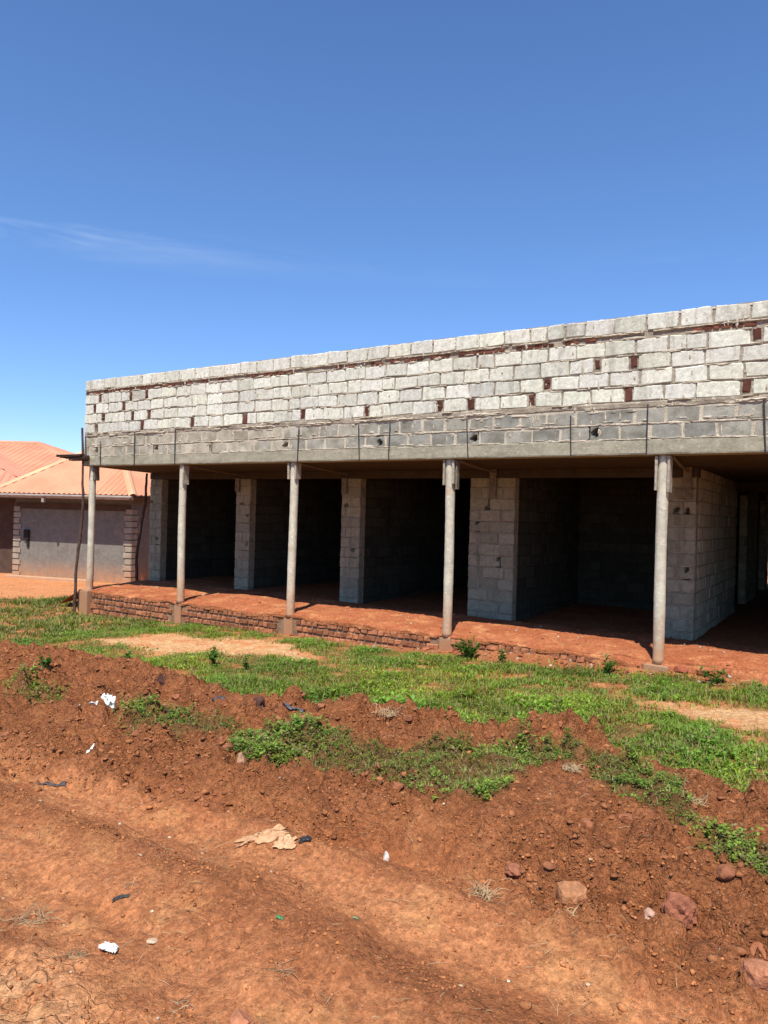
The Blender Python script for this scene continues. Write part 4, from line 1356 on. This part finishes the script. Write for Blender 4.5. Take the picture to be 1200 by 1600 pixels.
x, y = rand_mask(26000, -9.5, 3.6, -5.2, -.1, lambda x, y: cover(x, y)[0] * np.clip(.1 + 1.6 * fbm(x * .9, y * .9, 2, 855), 0, 1))
h = .12 * RNG.uniform(.5, 1.35, len(x))
o = blades_mesh('seed_stems', x, y, h, RNG.uniform(.003, .006, len(x)), .7, np.array([.34, .30, .12])[None] * RNG.uniform(.5, 1.2, (len(x), 1)) * np.array([1, 1, 1])[None], M_['leaf'])
tag(o, kind='stuff', label='thin yellowing seed stems standing through the yard grass', cat='grass')

# taller single weeds
def tall_weed(x, y, hgt, label, n_st=5, leafs=.06, spread=.12):
    z = float(height(np.array([x]), np.array([y]))[0])
    r = thing('weed_plant', label, 'plant', (x, y, z), group=None)
    st = MB(); P = []
    for k in range(n_st):
        a = rnd(0, 6.28); hh = hgt * rnd(.6, 1.05); sp_r = spread * rnd(.3, 1.2)
        pts = [(0, 0, -.02), (math.cos(a) * sp_r * .4, math.sin(a) * sp_r * .4, hh * .5), (math.cos(a) * sp_r, math.sin(a) * sp_r, hh)]
        tube(st, pts, [.004, .003, .002], 5, (.09, .13, .03))
        for j in range(int(hh / .022)):
            t_ = rnd(.15, 1.0); q = [pts[0][i] * (1 - t_) + pts[2][i] * t_ for i in range(3)]
            P.append(q)
    st.build('stem', M_['leaf'], r)
    P = np.array(P)
    n = len(P)
    lo = leaves_mesh('leaves', P[:, 0], P[:, 1], P[:, 2] - .03, 4, np.full(n, leafs), np.array([.06, .15, .02])[None] * RNG.uniform(.7, 1.3, (n, 1)), M_['leaf'], .5, .9)
    link(lo, r)
    return r
tall_weed(-2.46, -.42, .27, 'bushy dark green weed against the earth heap right of the fourth column', 14, .05, .24)
tall_weed(-5.15, -2.75, .24, 'tallest weed standing up from the near edge of the pale bare path', 4, .05, .10)
tall_weed(-4.6, -2.72, .17, 'small upright weed on the path edge, right of the taller one', 3, .045, .08)
tall_weed(-6.25, -3.35, .15, 'low spreading weed at the left tip of the middle grass strip', 7, .055, .25)
tall_weed(-1.95, -.5, .16, 'little weed right of the bushy one below the porch edge', 4, .06, .1)
tall_weed(-.55, -.45, .18, 'dark weed below the porch edge just left of the last column', 6, .06, .16)
tall_weed(.75, -.38, .16, 'dark weed below the porch edge right of the last column', 6, .06, .16)
tall_weed(-4.35, -5.75, .12, 'tiny lone weed on the dirt bank at the far left', 4, .045, .08)

# ------------------------------------------------------------------ loose earth and stones
def ico(sub):
    import bmesh
    bm = bmesh.new(); bmesh.ops.create_icosphere(bm, subdivisions=sub, radius=1)
    V = np.array([v.co[:] for v in bm.verts]); F = [tuple(v.index for v in f.verts) for f in bm.faces]
    bm.free(); return V, F
V1, F1 = ico(1); V2, F2 = ico(2); V3, F3 = ico(3)
def clod_field(name, x, y, r, col, mat, V0, F0, flat=.65, sink=.25, hf=None):
    n = len(x); m = len(V0)
    z = (hf or height)(x, y)
    if m < 20:
        D = V0[None] * (1 + RNG.uniform(-.45, .35, (n, m, 1)))
    else:                                   # broken faces: slice with random planes
        D = np.repeat(V0[None], n, 0)
        for _ in range(9):
            nn = RNG.normal(size=(n, 3)); nn /= np.linalg.norm(nn, axis=1)[:, None]
            dd = RNG.uniform(.45, .85, n)
            s_ = np.einsum('nmk,nk->nm', D, nn)
            D = D - np.clip(s_ - dd[:, None], 0, None)[:, :, None] * nn[:, None, :]
        D = D * (1 + RNG.uniform(-.035, .035, (n, m, 1)))
    sc = RNG.uniform(.65, 1.25, (n, 1, 3)); sc[:, :, 2] *= flat
    D = D * sc
    a = RNG.uniform(0, 6.283, n); c_, s_ = np.cos(a)[:, None], np.sin(a)[:, None]
    X = D[:, :, 0] * c_ - D[:, :, 1] * s_; Y = D[:, :, 0] * s_ + D[:, :, 1] * c_
    V = np.stack([x[:, None] + X * r[:, None], y[:, None] + Y * r[:, None], z[:, None] + (D[:, :, 2] + flat * (1 - 2 * sink)) * r[:, None]], 2)
    F = np.array(F0)[None] + (np.arange(n) * m)[:, None, None]
    me = bpy.data.meshes.new(name)
    me.vertices.add(n * m); me.vertices.foreach_set('co', V.astype(np.float32).ravel())
    L_ = F.ravel(); nf = F.shape[0] * F.shape[1]
    me.loops.add(len(L_)); me.loops.foreach_set('vertex_index', L_.astype(np.int32))
    me.polygons.add(nf); me.polygons.foreach_set('loop_start', (np.arange(nf) * 3).astype(np.int32))
    me.update(calc_edges=True)
    at = me.color_attributes.new('tone', 'FLOAT_COLOR', 'POINT')
    C4 = np.ones((n, m, 4), np.float32); C4[:, :, :3] = col[:, None, :]
    at.data.foreach_set('color', C4.ravel()); me.materials.append(mat)
    return link(bpy.data.objects.new(name, me))
def bank_p(x, y):
    d, b = masks(x, y); l_ = cover(x, y)[1]
    spur = np.exp(-(((x - 0.55) / 0.5) ** 2 + ((y + 5.9) / 0.55) ** 2))
    return np.clip(b * 1.0 + .02 * (y < -5) * (y > -8.8), 0, 1) * (1 - .8 * l_) * (1 - .8 * spur) * np.clip(.45 + 1.5 * fbm(x * 1.5, y * 1.5, 2, 880), .05, 1)
x, y = rand_mask(300000, -8, 3.2, -8.9, -4.3, bank_p)
n = len(x); r = .0034 + .022 * RNG.uniform(0, 1, n) ** 8
k_ = (r < .010) | (RNG.uniform(0, 1, n) < .35); x, y, r = x[k_], y[k_], r[k_]; n = len(x); print('clods', n)
g = RNG.uniform(.7, 1.3, (n, 1)); col = np.where((bank_p(x, y) > .12)[:, None], np.array([.32, .122, .048]), np.array([.46, .185, .070])) * g
o = clod_field('soil_clods', x, y, r, col, M_['rock'], V1, F1, .6, .3)
tag(o, kind='stuff', label='crumbled clods of loose red soil all over the dirt bank', cat='soil')
x, y = rand_mask(480, -8, 3.2, -7.0, -4.5, bank_p)
n = len(x); r = .018 + .05 * RNG.power(.5, n) * RNG.uniform(.2, 1, n)
o = clod_field('soil_lumps', x, y, r, np.array([.34, .128, .060])[None] * RNG.uniform(.8, 1.2, (n, 1)), M_['rock'], V3, F3, .75, .38)
o.data.polygons.foreach_set('use_smooth', [False] * len(o.data.polygons))
tag(o, kind='stuff', label='bigger broken lumps of red soil heaped along the dirt bank', cat='soil')

x, y = rand_mask(130000, -3.2, 2.6, -9.0, -6.4, lambda x, y: np.clip(.20 + 1.8 * fbm(x * 2, y * 3.5, 4, 885), .03, 1) * (.25 + .75 * cover(x, y)[3]))
n = len(x); r = .0018 + .0085 * RNG.uniform(0, 1, n) ** 5
col = np.array([.42, .160, .058])[None] * RNG.uniform(.6, 1.4, (n, 1))
o = clod_field('road_grit', x, y, r, col, M_['rock'], V1, F1, .7, .3)
tag(o, kind='stuff', label='fine red grit and crumbs strewn on the dirt track', cat='soil')

x = RNG.uniform(-7.5, 2.6, 420); y = -.07 - .42 * RNG.uniform(0, 1, 420) ** 1.6
k_ = RNG.uniform(0, 1, 420) < sst(-7.5, -3, x) * .9 + .1; x, y = x[k_], y[k_]; n = len(x)
kind_ = RNG.uniform(0, 1, (n, 1))
col = np.where(kind_ < .45, np.array([.33, .105, .05]), np.where(kind_ < .8, np.array([.42, .19, .10]), np.array([.50, .42, .32]))) * RNG.uniform(.7, 1.2, (n, 1))
o = clod_field('porch_rubble', x, y, .010 + .038 * RNG.uniform(0, 1, n) ** 2.5, col, M_['rock'], V3, F3, .75, .3)
tag(o, kind='stuff', label='broken brick, mortar crumbs and red clods spilled along the porch edge', cat='rubble')
x = RNG.uniform(-11.7, 2.4, 620); y = RNG.uniform(.0, 2.2, 620) ; n = 620
kind_ = RNG.uniform(0, 1, (n, 1))
col = np.where(kind_ < .75, np.array([.46, .15, .065]), np.array([.46, .38, .28])) * RNG.uniform(.7, 1.2, (n, 1))
o = clod_field('floor_rubble', x, y, .006 + .026 * RNG.uniform(0, 1, n) ** 4, col, M_['rock'], V2, F2, .7, .3, floor_height)
tag(o, kind='stuff', label='small clods and mortar crumbs lying on the dirt floor of the porch', cat='rubble')

def straw_field(name, x, y, ln, r, col):
    mb = MB(); z = height(x, y)
    for i in range(len(x)):
        a = rnd(0, 6.28); l_ = ln[i]; k = rnd(-.4, .4)
        pts = []
        for t_ in (0, .5, 1):
            pts.append((x[i] + math.cos(a + k * t_) * l_ * t_, y[i] + math.sin(a + k * t_) * l_ * t_, z[i] + r + .35 * l_ * math.sin(t_ * 3.14) * rnd(.1, .6) + (.15 * l_ * rnd(0, 1) if t_ == 1 else 0)))
        pass
        tube(mb, pts, [r, r * .9, r * .5], 3, (lambda g_: tuple(c * g_ for c in col))(rnd(.6, 1.2)))
    return mb.build(name, M_['straw'])
x, y = rand_mask(5200, -4, 2.4, -8.6, -4.6, lambda x, y: np.clip(.25 + 1.6 * fbm(x * 1.3, y * 1.3, 2, 890), .04, 1))
o = straw_field('straw_litter', x[:1500], y[:1500], RNG.uniform(.015, .09, 1500), .0010, (.42, .30, .17))
tag(o, kind='stuff', label='scattered bits of dry straw and rootlets on the dirt', cat='straw')

def at_ground(x, y): return float(height(np.array([x]), np.array([y]))[0])
def rock(name, label, x, y, size, tone, sq=.0, sink=.2, rz=0, cat='rock', grp=None, seed=1, rough=.10, Vb=None, cuts=5):
    V0, F0 = (V3, F3) if Vb is None else Vb
    rs = np.random.default_rng(seed)
    V = V0.copy()
    if sq:
        V = np.sign(V) * np.abs(V) ** (1 - sq); V /= np.max(np.abs(V))
    for _ in range(cuts):
        nn = rs.normal(size=3); nn /= np.linalg.norm(nn); dd = rs.uniform(.62, .85)
        s_ = V @ nn; V = V - np.outer(np.clip(s_ - dd, 0, None), nn)
    nz0 = pnoise(V[:, 0] * 1.7 + V[:, 2] * 2.1 + seed, V[:, 1] * 1.9 - V[:, 2] * 1.3, seed) * rough
    nz1 = pnoise(V[:, 0] * 5 + V[:, 2] * 4 + seed, V[:, 1] * 5 - V[:, 2] * 4, seed + 3) * rough * .5
    V = V * (1 + nz0 + nz1)[:, None] * np.array(size)[None]
    mb = MB(); mb.add([tuple(p) for p in V], F0, tone)
    o = mb.build(name, M_['rock'])
    o.location = (x, y, at_ground(x, y) + size[2] * (1 - 2 * sink)); o.rotation_euler = (rnd(-.15, .15), rnd(-.15, .15), rz)
    tag(o, label, cat, grp)
    return o
RD = (.36, .15, .085)
rock('rock', 'smooth squarish red brown rock lying in the rut, largest of the stones there', 1.07, -6.70, (.068, .062, .056), (.44, .20, .095), .42, -.02, .5, seed=3)
rock('rock', 'small pinkish stone just right of the squarish rock in the rut', 1.27, -6.74, (.036, .032, .026), (.46, .24, .16), .1, .2, .2, seed=5, rough=.2)
rock('rock', 'angular pink and white stone third from the left in the rut', 1.39, -6.70, (.030, .024, .026), (.56, .34, .25), .1, .2, .9, seed=6, rough=.2)
rock('rock', 'big crumbly red lump half buried at the right end of the rut', 1.50, -6.62, (.066, .060, .070), (.33, .12, .065), .1, .25, .4, seed=8, rough=.35)
rock('rock', 'rounded red lump at the foot of the bare spur, left of the squarish rock', .78, -6.66, (.042, .036, .032), (.34, .13, .07), .1, .2, .4, seed=9, rough=.2)
rock('rock', 'flat orange stone at the bottom edge of the track', .44, -8.12, (.060, .034, .022), (.50, .20, .10), .2, .3, -.5, seed=11)
rock('rock', 'broad orange rock half buried at the right edge of the track', 1.86, -7.02, (.085, .060, .055), (.46, .19, .10), .2, .3, -.5, seed=12)
rock('rock', 'upright tan stone stuck in the bank below the leafy patch', -1.08, -6.52, (.028, .024, .060), (.46, .26, .16), .1, .05, .1, seed=13, rough=.15)
rock('rock', 'pale flat pebble on the left of the track', -.19, -7.95, (.022, .017, .008), (.60, .42, .28), .2, .2, .1, seed=14)
rock('rock', 'small white pointed stone on the ledge of the bank', .20, -6.86, (.017, .012, .030), (.72, .66, .60), .1, .05, .1, seed=15)
rock('rock', 'dark burnt lump on the crest at the left end of the middle grass', -1.96, -5.42, (.075, .06, .07), (.10, .045, .03), .1, .25, .1, seed=16, rough=.35)
rock('rock', 'dark hollowed clod high on the left of the bank', -3.02, -5.45, (.10, .07, .07), (.09, .036, .024), .1, .25, .4, seed=17, rough=.4)
rock('rock', 'orange stone lying on the crest right of the dark burnt lump', -1.30, -5.62, (.06, .045, .04), (.42, .16, .08), .1, .25, .4, seed=18, rough=.2)
rock('rock', 'red stone under the porch edge right of the last column', .30, -.10, (.085, .04, .04), (.34, .10, .05), .3, .0, 0, seed=19).location.z = -.10
rock('rock', 'dark red stone beside the first one right of the last column', .56, -.11, (.075, .04, .045), (.28, .085, .045), .3, .0, 0, seed=20).location.z = -.11

# pale stone chips
chip0 = [rock('stone_chip', 'thumbnail sized pale stone chip lying loose on the red dirt', 0, 0, s, t_, .1, .2, 0, 'stone chip', 'pale stone chips scattered over the dirt', 30 + i, .25, (V2, F2), 4)
         for i, (s, t_) in enumerate((((.009, .007, .005), (.62, .47, .33)), ((.012, .008, .005), (.54, .36, .22)), ((.007, .006, .005), (.66, .58, .46))))]
cx_, cy_ = rand_mask(800, -2.6, 2.2, -8.7, -5.6, lambda x, y: np.full(x.shape, .5) * (1 - cover(x, y)[1]))
used = [0, 0, 0]
CL_ = ('pale cream stone chip lying loose on the red dirt', 'tan stone chip lying loose on the red dirt', 'whitest stone chip, lying loose on the red dirt')
for i in range(45):
    k = i % 3
    o = chip0[k] if not used[k] else chip0[k].copy()
    if used[k]: S.collection.objects.link(o)
    used[k] = 1
    o.location = (cx_[i], cy_[i], at_ground(cx_[i], cy_[i]) + .003)
    o.rotation_euler = (rnd(-.3, .3), rnd(-.3, .3), rnd(0, 6))
    o.scale = (rnd(.6, 1.2),) * 3
    o['label'] = CL_[k]

# ------------------------------------------------------------------ rubbish
def scrap(name, label, cat, x, y, lx, ly, amp, tone, seed, rz=0, z_off=.0, stand=False, n=22, outline=.25, mat='rag'):
    """crumpled sheet with a ragged outline and some thickness"""
    rs = seed * 10
    u = np.linspace(-1, 1, n); U_, V_ = np.meshgrid(u, u)
    ang = np.arctan2(V_, U_); rr = np.maximum(np.abs(U_), np.abs(V_)); ok = 1 + outline * fbm(np.cos(ang) * 1.6 + seed, np.sin(ang) * 1.6, 3, rs)
    X = U_ * lx * ok; Y = V_ * ly * ok
    Hh = amp * (1.0 + 1.6 * fbm(U_ * 1.8, V_ * 1.8, 3, rs + 1)) * (1 - .75 * rr ** 2) + amp * .9 * (.5 - np.abs(fbm(U_ * 3.2 + 3, V_ * 3.2, 2, rs + 2)))
    X += .25 * lx * fbm(U_ * 2.5, V_ * 2.5, 2, rs + 4); Y += .25 * ly * fbm(U_ * 2.5, V_ * 2.5, 2, rs + 5)
    c_, s_ = math.cos(rz), math.sin(rz)
    if stand:
        P = np.stack([X.ravel() * c_ + Hh.ravel() * s_, X.ravel() * s_ - Hh.ravel() * c_, Y.ravel() + ly * .8], 1)
        P[:, 2] = np.maximum(P[:, 2], -.02)
    else:
        wx = X * c_ - Y * s_; wy = X * s_ + Y * c_
        gz_ = height(wx + x, wy + y) - at_ground(x, y)
        P = np.stack([wx.ravel(), wy.ravel(), (gz_ + np.maximum(Hh, .002)).ravel() + .003], 1)
    I = np.arange(n * n).reshape(n, n)
    F = [(int(I[j, i]), int(I[j, i + 1]), int(I[j + 1, i + 1]), int(I[j + 1, i])) for j in range(n - 1) for i in range(n - 1)]
    mb = MB(); mb.add([tuple(p) for p in P], F, tone)
    o = mb.build(name, M_[mat], smooth=True)
    o.location = (x, y, at_ground(x, y) + z_off)
    md = o.modifiers.new('thickness', 'SOLIDIFY'); md.thickness = .003
    return tag(o, label, cat)
CF = .5644
scrap('plastic_bag', 'bright white crumpled bag standing up on the left of the dirt bank', 'bag', -2.88, -6.12, .055, .105, .05, (.86, .86, .80), 3, CF, -.02, True, outline=.35)
scrap('plastic_bag', 'pale grey bag end lying flat against the white one', 'bag', -2.98, -6.24, .075, .035, .02, (.62, .60, .56), 4, .3)
scrap('paper_sheet', 'torn tan paper sheet trodden into the track', 'paper', -.40, -7.08, .115, .040, .010, (.50, .27, .13), 5, CF + .25, outline=.8)
scrap('paper_sheet', 'smaller tan paper scrap folded beside the black plastic', 'paper', -.26, -7.07, .055, .030, .014, (.56, .33, .17), 15, CF - .3, outline=.5)
scrap('plastic_scrap', 'black plastic scrap at the right end of the tan paper', 'scrap', -.165, -7.03, .028, .020, .012, (.018, .018, .022), 6, CF)
scrap('plastic_scrap', 'slate grey plastic crumpled on the crest of the bank', 'scrap', -1.66, -5.30, .085, .040, .030, (.085, .085, .10), 7, CF)
scrap('plastic_scrap', 'long dark plastic strip lying flat at the left, where bank meets track', 'scrap', -2.03, -7.17, .085, .012, .006, (.060, .042, .040), 8, CF)
scrap('plastic_scrap', 'small black sliver of plastic on the open track', 'scrap', -.52, -7.84, .035, .007, .004, (.03, .03, .03), 9, CF)
scrap('paper_wad', 'crumpled white paper wad on the track at the lower left', 'paper', -.28, -8.08, .034, .020, .022, (.80, .80, .78), 10, CF)
scrap('paper_wad', 'small white scrap at the right edge of the track', 'paper', 1.90, -6.93, .016, .012, .008, (.82, .82, .78), 11, CF)
scrap('plastic_scrap', 'little green bottle glass bit near the middle of the track', 'scrap', .19, -7.64, .012, .009, .004, (.06, .22, .08), 12, CF)
scrap('plastic_scrap', 'faded green flake right of the brighter green bit', 'scrap', .44, -7.47, .012, .006, .003, (.18, .30, .16), 13, CF)
scrap('paper_wad', 'white litter crumb on the bank face left of centre', 'paper', -2.00, -6.93, .022, .014, .010, (.75, .72, .60), 14, CF)
scrap('plastic_scrap', 'dark plastic rag caught in the bank left of the burnt lump', 'scrap', -2.36, -5.42, .06, .03, .02, (.07, .055, .06), 16, CF)

# dead grass tufts and root stars
def dead_tuft(x, y, label, n, ln, flat, r=.0011, tone=(.50, .36, .20), cat='dead grass'):
    mb = MB(); z0 = at_ground(x, y)
    for i in range(n):
        a = rnd(0, 6.28); l_ = ln * rnd(.4, 1.1); el = rnd(.05, flat); k = rnd(-.9, .9)
        ox, oy = rnd(-.5, .5) * ln, rnd(-.35, .35) * ln; l_ *= rnd(.35, 1); pts = []
        for t_ in (0, .35, .7, 1):
            px_ = ox + math.cos(a + k * t_) * l_ * t_ * math.cos(el); py_ = oy + math.sin(a + k * t_) * l_ * t_ * math.cos(el)
            pz_ = l_ * math.sin(el) * math.sin(t_ * 2.2)
            pz_ = max(pz_, at_ground(x + px_, y + py_) - z0 + r)
            pts.append((px_, py_, pz_))
        tube(mb, pts, [r * 1.2, r, r, r * .5], 4, (lambda g_: tuple(c * g_ for c in tone))(rnd(.6, 1.15)))
    o = mb.build('dead_grass_tuft', M_['straw'])
    o.location = (x, y, z0)
    return tag(o, label, cat)
dead_tuft(.78, -7.00, 'bleached tuft of dead grass beside the rut', 60, .10, .8)
dead_tuft(1.14, -6.93, 'small straw tuft below the row of stones', 22, .06, .6)
dead_tuft(-.73, -8.12, 'spread of dry roots at the left edge of the track', 46, .13, .30, .0014, (.42, .28, .15), 'roots')
dead_tuft(-.34, -8.18, 'low mat of dry roots left of the white paper wad', 34, .07, .4, .0012, (.40, .26, .14), 'roots')
dead_tuft(.40, -7.87, 'star shaped dry root clump on the track', 14, .09, .25, .0015, (.30, .18, .10), 'roots')
dead_tuft(.20, -8.14, 'dry twig tangle at the bottom edge of the track', 10, .07, .3, .0012, (.45, .33, .2), 'roots')
dead_tuft(-.95, -5.05, 'matted pale dead grass hanging over the crest', 90, .13, .5, .0022, (.48, .33, .18))
dead_tuft(-2.2, -5.35, 'dead grass hanging round the dark burnt lump', 60, .11, .5, .0022, (.45, .32, .18))
dead_tuft(.62, -5.35, 'dry grass fringe right of the leafy patch', 60, .10, .5, .002, (.45, .33, .18))
dead_tuft(1.35, -5.35, 'dry grass wisps on the right end of the bank', 40, .09, .5, .002, (.45, .33, .18))
